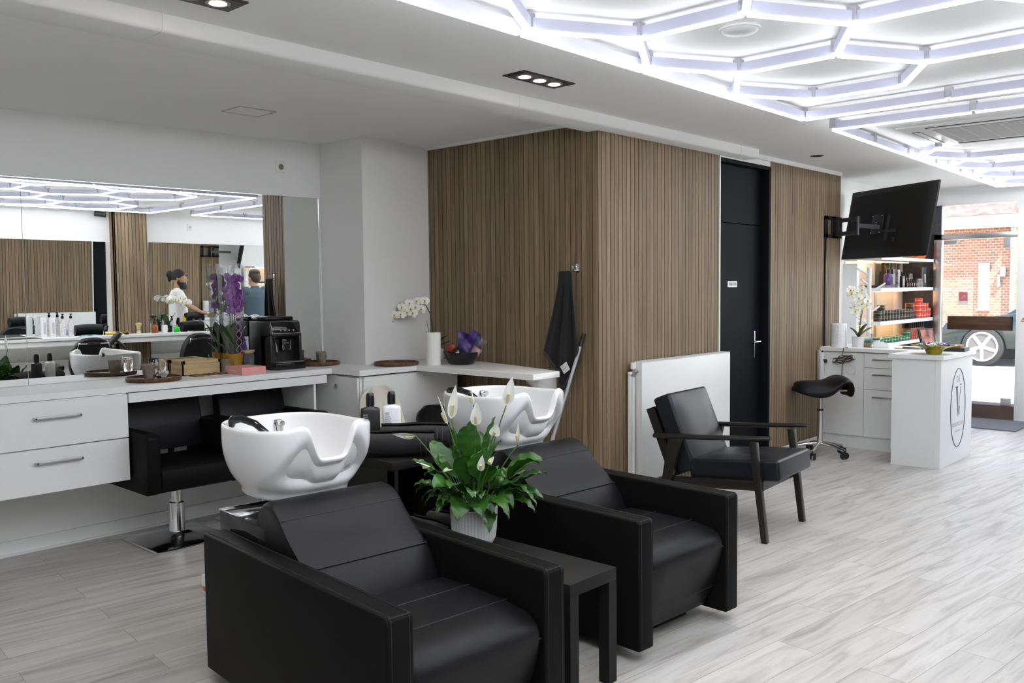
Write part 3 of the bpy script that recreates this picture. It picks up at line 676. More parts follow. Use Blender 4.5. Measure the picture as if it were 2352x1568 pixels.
for px, py, dp, w, lf in tips:
    p1 = at(px, py, dp); a = random.random()*6.28; r = .03*random.random(); p0 = Vector((r*math.cos(a), r*math.sin(a), .12)) + Vector((p1.x, p1.y, 0))*.08
    up = p1.z > .45
    leaf(b, p0, p1, w*1.55, lf*1.1, 0, tw=random.uniform(-.5, .5) if not up else random.uniform(.6, 1.2)*random.choice((-1, 1)), waist=.40 if not up else .5)
for px, py, dp, w, lf in tips[:13]+tips[27:]:
    p1 = at(px+random.uniform(-26, 26), py+random.uniform(-5, 32), dp+random.uniform(-.12, .12))
    if p1.z > .16: leaf(b, (p1.x*.1, p1.y*.1, .12), p1, w*random.uniform(1.0, 1.4), lf*1.1, 0, tw=random.uniform(-.6, .6), waist=.42)
b.build('foliage', GREEN, t, sharp=60)
def spathe(stem_top, tip, w, side, parent, stem0, bend=(0, 0, 0)):
    """white hood with its club-shaped spadix on a green stem"""
    A, B = Vector(stem_top), Vector(tip); d = (B-A); L = d.length; dn = d/L; sd = Vector(side); sd = (sd-dn*sd.dot(dn)).normalized(); up = sd.cross(dn)
    b = MB(); s0 = Vector(stem0); mid = (s0+A)*.5+Vector(bend); b.tube([s0*(1-u)**2+mid*2*u*(1-u)+A*u*u for u in [i/8 for i in range(9)]], .0029, 6); st = b.build('flower_stem', STEMG, parent)
    b = MB()
    def S(u, v):
        s = (v-.5)*2; ww = w*(math.sin(PI*u**.62))**.9 if 0 < u < 1 else 0
        return A+dn*L*u+sd*s*ww+up*(ww*.55*s*s-.10*L*math.sin(PI*u)*0)+up*(.12*L*u*u)
    b.grid(S, 12, 8, .0006); b.build('spathe', SPATH, st, sharp=70)
    b = MB(); P0 = A+dn*L*.10+up*.006; P1 = A+dn*L*.42+up*.016; b.tube([P0, P0*.5+P1*.5, P1, P1+dn*.004], [.0055, .0068, .006, .001], 8); b.build('spadix', SPADX, st)
r0 = VR; toward = VR*1.0
FL = [((1032,962), (1016,888), .010, .35, -.02), ((1038,948), (1051,866), .021, 1.0, 0), ((1090,918), (1090,876), .008, .2, .03), ((1096,962), (1099,905), .024, 1.0, -.04), ((1165,922), (1180,852), .027, 1.0, .05), ((1136,988), (1146,958), .024, 1.0, -.02),
 ((1193,1010), (1199,955), .012, .5, .0), ((956,985), (903,975), .018, .6, -.03), ((990,1056), (958,1040), .010, .4, -.05), ((1109,1062), (1115,1022), .016, .8, -.14), ((1128,1048), (1142,1028), .012, .6, -.12), ((1098,1118), (1099,1104), .006, .5, -.2), ((1020,1066), (1042,1062), .008, .4, -.1)]
for (ax, ay), (tx, ty), w, fc, dp in FL:
    A = at(ax, ay, dp); B = at(tx, ty, dp-.01)
    side = VR*fc - VF*(1-fc)*1.0 if abs(B.z-A.z) > .03 else Vector((0, 0, 1))*.7-VF*.6
    spathe(A, B, w, side, t, Vector((A.x*.12, A.y*.12, .13)), bend=VR*((1088-ax)/538*.18))
# ================================================================== LEFT COUNTER
b = MB(); b.prism([(XL, YB+.1), (-5.24, YB+.1), (-5.24, 3.765), (-4.92, 3.765), (-4.92, 4.285), (-3.78, 4.285), (-3.785, 4.56), (-4.25, 4.70), (-4.74, 4.815), (-5.37, 4.815), (-5.222, 4.053), (XL, 4.053)], 2, .965, 1.005, .0015, 1)
tag(b.build('worktop', LAM), 'white worktop running along the mirror wall and around the pillar', 'worktop')
b = MB(); b.box(-5.23, -5.212, 2.29, 3.70, .907, .963); tag(b.build('apron_board', LAM), 'white apron board under the worktop above the tucked-in chairs', 'board')
b = MB(); b.box(-5.715, -5.23, 3.60, 3.618, .5, .963); tag(b.build('support_panel', LAM), 'white support panel under the worktop beside the tucked-in chairs', 'panel')
b = MB(); b.tube([(-5.42, 3.70, .96), (-5.40, 3.70, .86), (-5.42, 3.70, .75), (-5.5, 3.69, .6), (-5.6, 3.66, .3)], .006, 8); tag(b.build('power_cable', RUBBER), 'black cable hanging under the worktop beside the corner cabinet', 'cable')
def drawer_unit(name, label, y0, y1):
    t = thing(name, label, 'drawers', (-5.45, (y0+y1)/2, .449)); M = T(5.45, -(y0+y1)/2, -.449)
    b = MB(M); b.box(-5.74, -5.235, y0, y1, .455, .963); b.build('carcass', LAM, t)
    for z0, z1, hz in ((.705, .958, .872), (.449, .699, .625)):
        b = MB(M); b.box(-5.234, -5.214, y0+.002, y1-.002, z0, z1, .0012, 1); d = b.build('drawer', LAM, t)
        yc = 1.885 if y0 < 1.885 < y1 else (y0+y1)/2
        b = MB(M); b.box(-5.196, -5.184, yc-.125, yc+.125, hz-.009, hz+.009, .002)
        for s in (-1, 1): b.box(-5.214, -5.184, yc+s*.12-.007, yc+s*.12+.007, hz-.007, hz+.007, .002)
        b.build('handle', ALU, d)
    return t
drawer_unit('drawer_cabinet', 'hanging white cabinet with two drawers and bar handles under the mirror', 1.20, 2.285)
t = thing('corner_cabinet', 'white corner cabinet with a small knob under the worktop by the pillar', 'cabinet', (-5.3, 4.2, 0)); M = T(5.3, -4.2, 0)
b = MB(M); b.box(-5.195, -4.968, 3.80, 4.72, .0, .955); b.build('carcass', LAM, t)
b = MB(M); b.box(-4.962, -4.944, 3.822, 4.72, .03, .953, .001, 1); b.build('front_panel', LAM, t)
b = MB(M); b.box(-5.20, -4.968, 3.778, 3.797, .03, .950, .001, 1); d = b.build('door', LAM, t)
b = MB(M); b.lathe([(.006, 0), (.006, .012), (.013, .016), (.013, .024), (.0, .026)], 16, T(-5.185, 3.778, .885) @ Matrix.Rotation(PI/2, 4, 'X')); b.build('knob', CHROME, d)
t = thing('shelf_bracket', 'white triangular bracket carrying the corner shelf', 'bracket', (-4.02, 4.80, .96))
b = MB(T(4.02, -4.9, -.96)); b.prism([(4.895, .964), (4.55, .964), (4.895, .70)], 0, -4.03, -4.01); b.build('bracket_plate', LAM, t)
b = MB(T(4.02, -4.9, -.96)); b.box(-4.05, -3.99, 4.55, 4.80, .955, .965); b.build('bracket_flange', LAM, t)
b = MB(); b.box(-5.745, -5.203, 3.782, 3.80, 0, .955); tag(b.build('filler_panel', LAM), 'plain white filler panel between the mirror wall and the corner cabinet', 'panel')
# ---- styling chairs tucked under the counter
def styling_chair(loc, rz, label):
    t = thing('styling_chair', label, 'chair', loc, rz, 'black styling chairs under the worktop')
    b = MB(); b.box(-.25, .25, -.25, .25, 0, .016, .006); b.loft([[(.25*k*c, .25*k*s, z) for c, s in ((1, 1), (-1, 1), (-1, -1), (1, -1))] for k, z in ((1, .016), (.96, .022), (.35, .04), (.2, .06))]); b.build('base_plate', CHROME, t, sharp=25)
    b = MB(); b.lathe([(.06, .03), (.055, .045), (.048, .06), (.048, .24), (.036, .245), (.036, .37)], 24); b.box(-.07, .10, -.06, .06, .335, .372, .004); b.cyl((.10, .045, .345), (.13, .06, .345), .008); b.build('pump_column', CHROME, t)
    b = MB(); b.prism([(-.30, .40), (-.26, .373), (.26, .368), (.305, .39), (.31, .45), (.30, .505), (.27, .53), (-.24, .515), (-.29, .49)], 1, -.235, .235, .015, 3); b.build('seat', LEATHS, t)
    for s in (-1, 1):
        y0, y1 = sorted((s*.235, s*.315)); b = MB(); b.prism([(-.32, .47), (-.30, .40), (-.26, .373), (.27, .368), (.31, .385), (.312, .71), (.29, .733), (-.20, .733), (-.28, .72)], 1, y0, y1, .012, 3); b.build('armrest', LEATHS, t)
    b = MB(); b.prism([(-.16, .575), (-.10, .56), (-.12, .72), (-.17, .92), (-.20, .935), (-.235, .925), (-.215, .72)], 1, -.26, .26, .022, 3); b.build('backrest', LEATH, t)
    b = MB(); b.box(-.215, -.185, -.09, -.06, .45, .62); b.box(-.215, -.185, .06, .09, .45, .62); b.build('back_bracket', BLK, t); return t
s1 = styling_chair((-5.315, 2.612, 0), 0, 'black styling chair on a chrome plate tucked under the worktop beside the drawers')
dup(s1, (-5.33, 3.265, 0), math.radians(2), 'black styling chair tucked under the worktop below the coffee machine')
# ---- shell chairs by the corner cabinet
def shell_chair(loc, rz, label, m, top, w, group):
    t = thing('shell_chair', label, 'chair', loc, rz, group)
    def S(u, v):
        s = (v-.5)*2
        if u < .5: q = u/.5; x, z = .22-.36*q, .44-.03*math.sin(PI*q)
        else: q = (u-.5)/.5; x, z = -.14-.10*math.sin(q*PI/2)-.02*q, .44+(top-.44)*q
        ww = w*(1-.05*u) if u < .8 else w*.96*math.sqrt(max(0, 1-((u-.8)/.2)**2.4*.80))
        return (x+.05*s*s*(1 if u > .5 else .3), s*ww, z+.035*s*s*(1-u))
    b = MB(); b.grid(S, 22, 12, .012); b.build('seat_shell', m, t, sharp=70)
    for sx in (-1, 1):
        for sy in (-1, 1): b = MB(); b.cyl((sx*.11, sy*.11, .42), (sx*.19, sy*.19, 0), .014, 10, .009); b.build('leg', BAMBX if m is CREAM else BLK, t)
    return t
CREAM = mat('cream_plastic', (.70, .67, .56), .45)
shell_chair((-4.66, 3.90, 0), math.radians(4), 'cream shell chair in front of the white corner cabinet', CREAM, .885, .20, 'shell chairs by the corner cabinet')
shell_chair((-4.56, 4.32, 0), math.radians(8), 'black round-backed shell chair half hidden behind the towels', mat('black_shell', (.014, .014, .015), .35), .72, .205, 'shell chairs by the corner cabinet')
# ---- things on the worktop
ZW = 1.005
def tray(loc, r, label):
    t = thing('serving_tray', label, 'tray', loc, 0, 'round wooden trays')
    b = MB(); b.lathe([(0, 0), (r*.93, 0), (r*.985, .006), (r, .016), (r*.99, .026), (r*.955, .027), (r*.94, .016), (r*.9, .011), (0, .0105)], 48, cap=False); b.build('tray_plate', TRAYW, t); return t
tray((-5.425, 2.545, ZW), .166, 'round wooden tray with a mug and a glass by the drawers')
tray((-5.555, 3.875, ZW), .155, 'round wooden tray with stoneware mugs behind the coffee machine')
tray((-5.065, 4.215, ZW), .165, 'empty round wooden tray on the worktop in front of the pillar')
def mug(loc, rz, label, sc=1.0, spoon=0):
    t = thing('mug', label, 'mug', loc, rz, 'stoneware mugs')
    b = MB(); b.lathe([(0, 0), (.028*sc, 0), (.031*sc, .004), (.037*sc, .04*sc), (.041*sc, .088*sc), (.0385*sc, .088*sc), (.034*sc, .04*sc), (.028*sc, .008), (0, .007)], 28, cap=False); b.build('cup', MUGM, t)
    b = MB(); b.tube([(.038*sc, 0, .074*sc), (.058*sc, 0, .072*sc), (.066*sc, 0, .055*sc), (.058*sc, 0, .034*sc), (.036*sc, 0, .022*sc)], .0048, 8); b.build('mug_handle', MUGM, t)
    for k in range(spoon):
        a = k*2.1; b = MB(); b.tube([(.0, .0, .012), (.024*math.cos(a), .024*math.sin(a), .08*sc), (.034*math.cos(a), .034*math.sin(a), .112*sc)], [.003, .0022, .004], 6); b.build('teaspoon', CHROME, t)
    return t
mug((-5.49, 2.545, ZW+.011), math.radians(40), 'stoneware mug with a spoon on the tray by the drawers', 1.02, 1)
mug((-5.66, 3.17, ZW), math.radians(38), 'stoneware mug full of teaspoons in front of the yellow flowerpot', .98, 3)
mug((-5.60, 3.925, ZW+.011), math.radians(5), 'stoneware mug on the tray behind the coffee machine, nearest the mirror', .95)
mug((-5.535, 3.885, ZW+.011), math.radians(-50), 'stoneware mug on the tray behind the coffee machine, nearest the worktop edge', .92)
t = thing('water_glass', 'tall glass of water on the tray by the drawers', 'glass', (-5.50, 2.63, ZW+.011))
b = MB(); b.lathe([(0, 0), (.030, 0), (.032, .003), (.0345, .115), (.0325, .115), (.030, .010), (0, .009)], 28, cap=False); b.build('tumbler', GLASS, t)
b = MB(); b.lathe([(0, .0095), (.0298, .0105), (.0315, .07), (0, .07)], 28, cap=False); b.build('water', WATER, t)
t = thing('napkin_flower', 'small crumpled white paper flower on the tray beside the glass', 'napkin', (-5.415, 2.605, ZW+.011))
b = MB(); random.seed(5)
for k in range(9):
    a = k*.7; r = .03; b.grid(lambda u, v: (r*u*math.cos(a)+(v-.5)*.03*math.sin(a), r*u*math.sin(a)-(v-.5)*.03*math.cos(a), .006+.05*u*random.uniform(.4, .95)), 3, 2, .001)
b.build('petals', GLOSSW, t)
t = thing('tea_box', 'bamboo tea box with a glass lid on the worktop under the mirror', 'box', (-5.64, 2.94, ZW))
b = MB(); b.box(-.085, .085, -.137, .137, 0, .004); 
for a in ((-.085, .085, -.137, -.129), (-.085, .085, .129, .137), (-.085, -.077, -.137, .137), (.077, .085, -.137, .137)): b.box(*a, 0, .075)
b.build('box_body', BAMB, t)
b = MB()
for a in ((-.085, .085, -.137, -.117), (-.085, .085, .117, .137), (-.085, -.065, -.137, .137), (.065, .085, -.137, .137)): b.box(*a, .076, .098, .0015, 1)
lid = b.build('lid_frame', BAMB, t)
b = MB(); b.box(-.066, .066, -.118, .118, .086, .089); b.build('lid_glass', ACRYL, lid)
b = MB()
for k in range(-2, 3): b.box(-.07, .07, k*.045-.018, k*.045+.018, .01, .06)
b.build('tea_sachets', mat('tea_paper', (.35, .3, .2), .7, var=.4, vscale=30), t)
LEAFD = mat('dried_leaf', (.17, .10, .035), .7, var=.3, vscale=40)
for k, (x, y, r) in enumerate(((-5.475, 2.86, .4), (-5.49, 2.965, 1.9), (-5.50, 3.03, .9), (-5.485, 3.105, 2.6))):
    t = thing('leaf_coaster', ('brown leaf-shaped coaster nearest the tea box corner', 'brown leaf-shaped coaster, second from the tray', 'brown leaf-shaped coaster, third from the tray', 'brown leaf-shaped coaster touching the pink box')[k], 'coaster', (x, y, ZW), r, 'leaf coasters on the worktop')
    b = MB(); n = 30; ring = [((.045*(1+.22*math.cos(5*a))*math.cos(a)), (.036*(1+.22*math.cos(5*a))*math.sin(a))) for a in [2*PI*i/n for i in range(n)]]
    b.prism(ring, 2, 0, .004); b.prism([(p[0]*.95+.008, p[1]*.95) for p in ring], 2, .004, .009, M=Matrix.Rotation(.08, 4, 'Y')); b.build('leaf_plate', LEAFD, t)
t = thing('cake_box', 'small pink cardboard box with a round flap on the worktop', 'box', (-5.39, 3.165, ZW))
PINK = mat('pink_card', (.72, .33, .31), .6)
b = MB(); b.box(-.11, .11, -.09, .09, 0, .05, .0015, 1); b.build('box_body', PINK, t)
b = MB(); b.prism([(-.05, .048), (.05, .048), (.044, .034), (.02, .027), (-.02, .027), (-.044, .034)], 0, .1105, .1125); b.build('round_flap', mat('pink_flap', (.76, .37, .35), .6), t)
pm = mat('pink_print', (.80, .55, .52), .6)
b = MB(); b.tube([(-.06+.007*i, -.0905, .026+.007*math.sin(i*2.3)) for i in range(14)], .0016, 5); b.build('box_scrawl', pm, t)
# coffee machine
t = thing('coffee_machine', 'black bean-to-cup coffee machine on the worktop', 'coffee machine', (-5.575, 3.53, ZW)); BODY = mat('machine_black', (.015, .0145, .014), .38, bump=.05, bscale=300)
b = MB(); b.prism([(-.155, 0), (.06, 0), (.06, .215), (.125, .235), (.13, .25), (.108, .335), (.09, .343), (-.155, .343)], 1, -.128, .128, .008, 2); b.box(.0, .125, -.128, -.108, 0, .24, .004); b.box(.0, .125, .108, .128, 0, .24, .004); b.build('machine_body', BODY, t)
b = MB(); b.box(-.15, .05, -.115, .115, .343, .372, .012, 3); b.build('bean_lid', BLKG, t)
b = MB(); b.prism([(.131, .252), (.137, .258), (.119, .335), (.110, .337)], 1, -.118, .118, .003, 1); pl = b.build('control_panel', BLKG, t)
b = MB(); b.tube([(.135, -.118, .256), (.135, .118, .256)], .0035, 8); b.tube([(.135, -.118, .256), (.114, -.118, .336), (.114, .118, .336), (.135, .118, .256)], .0022, 8); b.build('panel_rim', CHROME, pl)
b = MB(); random.seed(2)
for r in range(2):
    for k in range(4): b.box(.1335-.0105*r*1.0, .1345-.0105*r*1.0, -.05+.035*k-.006, -.05+.035*k+.006, .272+.028*r, .280+.028*r)
b.build('touch_icons', mat('icon_grey', (.35, .36, .37), .5), pl)
b = MB(); b.box(.06, .105, -.02, .045, .13, .215, .006); sp = b.build('coffee_spout', BLKG, t)
b = MB(); b.tube([(.107, -.018, .195), (.107, -.018, .14), (.107, -.01, .136)], .0025, 6); b.tube([(.107, .043, .2), (.107, .043, .14), (.107, .035, .136)], .0025, 6); b.build('chrome_edge', CHROME, sp); text('PHILIPS', .011, T(.1055, .0125, .185) @ FX, mat('icon_grey'), 'brand_lettering', sp, .0006)
b = MB(); b.tube([(.07, -.066, .215), (.10, -.068, .17), (.118, -.072, .12)], [.006, .0075, .0075], 10); st = b.build('steam_wand', CHROME, t)
b = MB(); b.tube([(.118, -.072, .12), (.126, -.074, .085)], [.008, .005], 10); b.build('wand_tip', RUBBER, st)
b = MB(); b.box(.05, .185, -.125, .125, 0, .052, .012, 3); dt = b.build('drip_tray', BLKG, t)
b = MB(); b.box(.065, .175, -.11, .11, .052, .055); b.build('drip_grate', STEEL, dt)
t = thing('storage_jar', 'ribbed glass jar with a round wooden lid beside the coffee machine', 'jar', (-5.655, 3.345, ZW))
b = MB(); n = 64; b.loft([[(r*(1-.03*(k % 2))*math.cos(2*PI*k/n), r*(1-.03*(k % 2))*math.sin(2*PI*k/n), z) for k in range(n)] for r, z in ((.040, 0), (.043, .004), (.043, .118))]); b.build('jar_glass', mat('smoked_glass', (.32, .32, .33), .08, trans=.75), t)
b = MB(); b.lathe([(.0, .118), (.040, .118), (.040, .124), (.048, .126), (.048, .138), (.046, .140), (0, .140)], 32, cap=False); b.build('jar_lid', BAMBX, t)
b = MB(); b.prism([(-.018, .1405), (.018, .1405), (.018, .235), (-.018, .235)], 0, -.004, .004, M=RZ(math.radians(-45)) @ T(0, -.012, 0)); b.mi = 1; b.prism([(-.018, .1405), (.012, .1405), (-.008, .235), (-.018, .235)], 0, .0042, .0055, M=RZ(math.radians(-45)) @ T(0, -.012, 0)); b.prism([(-.018, .1405), (.012, .1405), (-.008, .235), (-.018, .235)], 0, -.0055, -.0042, M=RZ(math.radians(-45)) @ T(0, -.012, 0))
o = b.build('folded_card', [GLOSSW, mat('card_violet', (.10, .06, .30), .5)]); o.location = (-5.655, 3.345, ZW); tag(o, 'small white and violet folded card standing on the jar lid', 'card')
# ---- orchids
def orchid_flower(c, nrm, s, petal, parent, lip=(PETY, PETR), roll=0):
    b = MB(); z = Vector(nrm).normalized(); F = frame_to(z).to_4x4(); M = Matrix.Translation(Vector(c)) @ F @ RZ(roll); b.M = M
    def pet(a, L, w, cup):
        ca, sa = math.cos(a), math.sin(a)
        def S(u, v):
            q = (v-.5)*2; ww = w*math.sin(PI*min(1, u*.93+.02))**.6; x = L*u; y = q*ww; zz = cup*u*u+.12*w*q*q
            return (x*ca-y*sa, x*sa+y*ca, zz)
        b.grid(S, 5, 4)
    for a, L, w, cup in ((PI/2, .95, .36, -.15), (PI/2+2.25, .9, .33, -.12), (PI/2-2.25, .9, .33, -.12)): pet(a, L*s, w*s, cup*s)
    for a in (PI/2+1.2, PI/2-1.2): pet(a, 1.0*s, .56*s, -.05*s)
    b.mi = 1; pet(-PI/2, .42*s, .20*s, .35*s); b.mi = 2; b.ell((0, .02*s, .09*s), (.13*s, .13*s, .14*s), 8, 6)
    return b.build('flower', [petal, lip[0], lip[1]], parent, sharp=75)
def broad_leaf(b, p0, d, L, w, arch):
    d = Vector(d).normalized(); hz = Vector((d.x, d.y, 0)); hz = hz.normalized() if hz.length > .01 else Vector((1, 0, 0)); sd = Vector((-hz.y, hz.x, 0))
    def S(u, v):
        q = (v-.5)*2; ww = w*(math.sin(PI*min(1, .08+u*.92)))**.55 if u < 1 else 0
        return Vector(p0)+d*L*u+hz*arch*u*u+Vector((0, 0, -.5*arch*u*u))+sd*q*ww+Vector((0, 0, 1))*abs(q)*ww*.25*abs(hz.x+hz.y)
    b.grid(S, 10, 6, .002)
def off(px, py, c, base, ppm, dep=0): return VR*((px-base[0])/ppm)+VF*dep+Vector((0, 0, (base[1]-py)/ppm))
# purple orchid in cellophane
t = thing('wrapped_orchid', 'purple orchid in a mustard pot wrapped in cellophane with ribbon', 'plant', (-5.668, 3.235, ZW)); MUST = mat('mustard_pot', (.34, .165, .015), .4)
b = MB(); b.lathe([(0, 0), (.052, 0), (.056, .004), (.07, .122), (.066, .122), (.063, .10), (0, .098)], 36, cap=False); b.build('plant_pot', MUST, t)
b = MB(); broad_leaf(b, (0, 0, .10), (.1, -.35, 1), .26, .045, .02); broad_leaf(b, (0, 0, .10), (.15, .30, 1), .24, .045, .02); broad_leaf(b, (0, 0, .10), (.2, -.05, 1), .25, .05, .01); broad_leaf(b, (0, 0, .10), (.0, .55, .8), .16, .035, .02); broad_leaf(b, (.0, 0, .10), (-.05, -.6, .7), .15, .03, .02); b.build('leaves', GREEND, t, sharp=70)
for k, (sx, sy, hh) in enumerate(((.0, -.03, .66), (.01, .035, .66), (.02, .0, .60))):
    b = MB(); b.tube([(0, 0, .10), (sx*.5, sy*.5, .38), (sx, sy, hh)], .003, 6); b.build('flower_spike', STEMD, t)
random.seed(21)
for k in range(22):
    z = .42+.25*k/22; a = random.uniform(-1.1, 1.1); sy = (-.035, .037, .0)[k % 3]
    orchid_flower((.022+random.uniform(-.01, .022), sy+random.uniform(-.022, .022), z+random.uniform(-.01, .01)), (1, a*.8-.5, random.uniform(-.2, .3)), .034, PETP, t, (mat('lip_purple', (.22, .02, .22), .5), mat('throat_purple', (.30, .14, .22), .5)), random.uniform(-.3, .3))
b = MB(); n = 40
def wrap(a, z, r): return (r*(1+.10*math.sin(5*a+z*6)+.05*math.sin(11*a-z*11))*math.cos(a)*.72, r*(1+.10*math.sin(5*a+z*6)+.05*math.sin(11*a-z*11))*math.sin(a), z+(.018*math.sin(3*a+1) if z > .7 else 0))
b.loft([[wrap(2*PI*k/n, z, r) for k in range(n)] for z, r in ((.10, .068), (.25, .072), (.45, .082), (.62, .09), (.735, .096))], cap=False); b.build('cellophane_wrap', FILM, t, sharp=70)
b = MB(); hel = lambda ph: [(.066*.8+.012, .012+.022*math.sin(i*.55+ph), .12+.34*i/36) for i in range(37)]
b.tube(hel(0), .0022, 5); b.tube(hel(PI), .0022, 5); b.tube([(.07, .02, .44), (.075, .045, .55), (.078, .03, .65)], .002, 5); b.build('curling_ribbon', mat('purple_ribbon', (.42, .16, .50), .3), t)
# white orchid on the corner shelf
t = thing('white_orchid', 'white orchid arching out of a white pot on the corner shelf', 'plant', (-5.056, 4.593, ZW))
b = MB(); b.lathe([(0, 0), (.05, 0), (.066, .012), (.070, .035), (.066, .10), (.061, .10), (.06, .085), (0, .083)], 32, cap=False); b.build('plant_pot', GLOSSW, t)
OB = (995, 828); st = [off(*p, None, OB, 308) for p in ((996, 790), (990, 745), (984, 712), (975, 694), (958, 690), (935, 700), (912, 712), (895, 722), (886, 738))]
b = MB(); b.tube(st, .0035, 7); b.build('flower_spike', STEMD, t)
for i, (px, py) in enumerate(((973, 684), (954, 685), (937, 690), (919, 699), (965, 704), (931, 711), (916, 716), (901, 717), (945, 713), (951, 699), (927, 702), (940, 703))):
    random.seed(i); orchid_flower(off(px, py, None, OB, 308)-VF*.02, -VF+VR*random.uniform(-.5, .3)+Vector((0, 0, random.uniform(-.1, .3))), .040, PETW, t, roll=random.uniform(-.4, .4))
b = MB()
for px, py, r in ((884, 731, .009), (895, 732, .011), (888, 739, .008), (882, 744, .005)): b.ell(off(px, py, None, OB, 308), (r, r, r*1.1), 10, 8)
b.build('buds', GREEND, t)
b = MB(); broad_leaf(b, (0, 0, .085), off(965, 722, None, OB, 308)+Vector((0, 0, -.085)), .24, .012, -.02); broad_leaf(b, (0, 0, .085), VR*-.3+Vector((0, 0, 1)), .17, .011, .02); broad_leaf(b, (0, 0, .085), VR*.35-VF*.1+Vector((0, 0, 1)), .15, .04, .05); broad_leaf(b, (0, 0, .085), VR*.6+Vector((0, 0, .8)), .12, .035, .05); b.build('leaves', GREEND, t, sharp=70)
t = thing('paper_roll', 'upright white paper towel roll in front of the white orchid pot', 'paper roll', (-4.845, 4.385, ZW))
b = MB(); b.lathe([(.018, 0), (.054, 0), (.055, .004), (.055, .236), (.054, .24), (.018, .24)], 40); b.box(.0, .0565, -.0012, .002, .0, .24, M=RZ(-1.0)); b.build('paper', mat('tissue_paper', (.80, .79, .76), .95), t)
b = MB(); b.lathe([(.0185, .0), (.0185, .241), (.016, .241), (.016, 0)], 20); b.build('core', mat('cardboard', (.35, .25, .15), .8), t)
t = thing('black_bowl', 'black bowl filled with sweets and gifts on the corner shelf', 'bowl', (-4.73, 4.56, ZW))
b = MB(); b.lathe([(0, 0), (.085, 0), (.10, .012), (.128, .06), (.136, .092), (.131, .093), (.122, .06), (.095, .018), (0, .01)], 40, cap=False); b.build('bowl_shell', BLKG, t)
BB = (1057, 836)
def inbowl(px, py, dep=0): return Vector((-4.73, 4.56, ZW))+off(px, py, None, BB, 316, dep)
o = MB(T(*inbowl(1076, 806, .02)) @ RZ(math.radians(40))); random.seed(4)
o.grid(lambda u, v: ((u-.5)*.17, .022*math.sin(PI*u)*math.sin(PI*v)+.01*math.sin(9*u+7*v), -.03+.17*v+.012*math.sin(11*u)*v), 10, 10, .004); tag(o.build('sweets_bag', mat('bag_violet', (.05, .025, .16), .35, var=.7, vscale=26)), 'violet bag of sweets standing in the black bowl', 'bag')
b = MB(Matrix.Translation(inbowl(1088, 812, -.02)) @ Matrix.Rotation(.55, 4, VF)); b.lathe([(.030, -.05), (.038, .05), (.036, .052), (0, .05)], 28); b.build('tmp', mat('glitter_pink', (.55, .36, .36), .5, var=.4, vscale=160)); o = bpy.data.objects['tmp']; o.name = 'glitter_candle'; tag(o, 'glittery pink candle in cellophane leaning in the black bowl', 'candle')
b = MB(Matrix.Translation(inbowl(1090, 806, -.02)) @ Matrix.Rotation(.55, 4, VF)); b.loft([[(r*math.cos(a)*(1+.12*math.sin(4*a)), r*math.sin(a)*(1+.12*math.cos(5*a)), z) for a in [2*PI*k/20 for k in range(20)]] for r, z in ((.034, -.06), (.043, .05), (.045, .075), (.05, .115))], cap=False); b.build('cellophane', FILM, o)
b = MB(Matrix.Translation(inbowl(1048, 806, -.03))); b.ell((0, 0, 0), (.035, .035, .036), 14, 10); tag(b.build('dark_sweets_pack', mat('pack_dark', (.02, .016, .012), .3, var=.6, vscale=50)), 'dark shiny sweets pack in the black bowl', 'pack')
b = MB(Matrix.Translation(inbowl(1034, 800, .0))); b.box(-.03, .03, -.012, .012, -.03, .035, .008, 2, M=RZ(.6)); tag(b.build('red_sweets_pack', mat('pack_red', (.28, .03, .02), .35)), 'red sweets pack at the left of the black bowl', 'pack')
b = MB(Matrix.Translation(inbowl(1046, 814, -.07)) @ Matrix.Rotation(-.5, 4, VF) @ RZ(.75)); b.box(-.03, .03, -.006, .006, -.02, .02); b.mi = 1; b.box(-.02, .01, -.0068, -.006, -.012, .0); b.box(-.02, .02, -.0068, -.006, .005, .008); tag(b.build('price_tag', [GLOSSW, BLK]), 'white printed tag in the front of the black bowl', 'tag')
b = MB(Matrix.Translation(inbowl(1028, 814, -.02))); b.ell((0, 0, 0), (.04, .035, .03), 14, 10); tag(b.build('black_pouch', BLKG), 'glossy black pouch at the left edge of the black bowl', 'pouch')
# ---- towel on its hook, mop handle
t = thing('wall_hook', 'chrome wall hook on the slatted wall holding a dark towel', 'hook', (-3.84, 4.83, 1.697))
b = MB(); b.box(-.014, .014, -.006, 0, -.03, .03, .002); b.tube([(0, -.005, -.015), (0, -.045, -.02), (0, -.055, .0), (0, -.055, .015)], .007, 8); b.build('hook_body', CHROME, t)
t = thing('hanging_towel', 'long charcoal towel hanging from the hook on the slatted wall', 'towel', (-3.875, 4.765, 1.677))
def LR(z): # left and right outline over height
    P = ((.0, -.062, .045), (-.10, -.072, .055), (-.30, -.115, .075), (-.45, -.165, .092), (-.58, -.205, .115), (-.85, -.14, .07))
    for (a, l0, r0_), (c, l1, r1) in zip(P, P[1:]):
        if z >= c: q = (z-a)/(c-a); return l0+(l1-l0)*q, r0_+(r1-r0_)*q
    return P[-1][1:]
def bot(v):
    P = ((0, -.575), (.12, -.62), (.30, -.72), (.52, -.835), (.62, -.80), (.70, -.74), (.88, -.64), (1, -.535))
    for (a, x0), (c, x1) in zip(P, P[1:]):
        if v <= c: return x0+(x1-x0)*(v-a)/(c-a)
    return -.535
def tw(u, v):
    z = bot(v)*u; l, r = LR(max(z, -.6)); x = l+(r-l)*v; k = min(1, u*2.2)
    return (x, -.012-.020*k*math.sin(v*13+1.2*u)*(.6+.4*u)-.008*math.sin(v*27+u*3)*k-.012*(1-u), z)
b = MB(); b.grid(tw, 34, 44, .007); tb = b.build('towel_cloth', TOWEL, t, sharp=80)
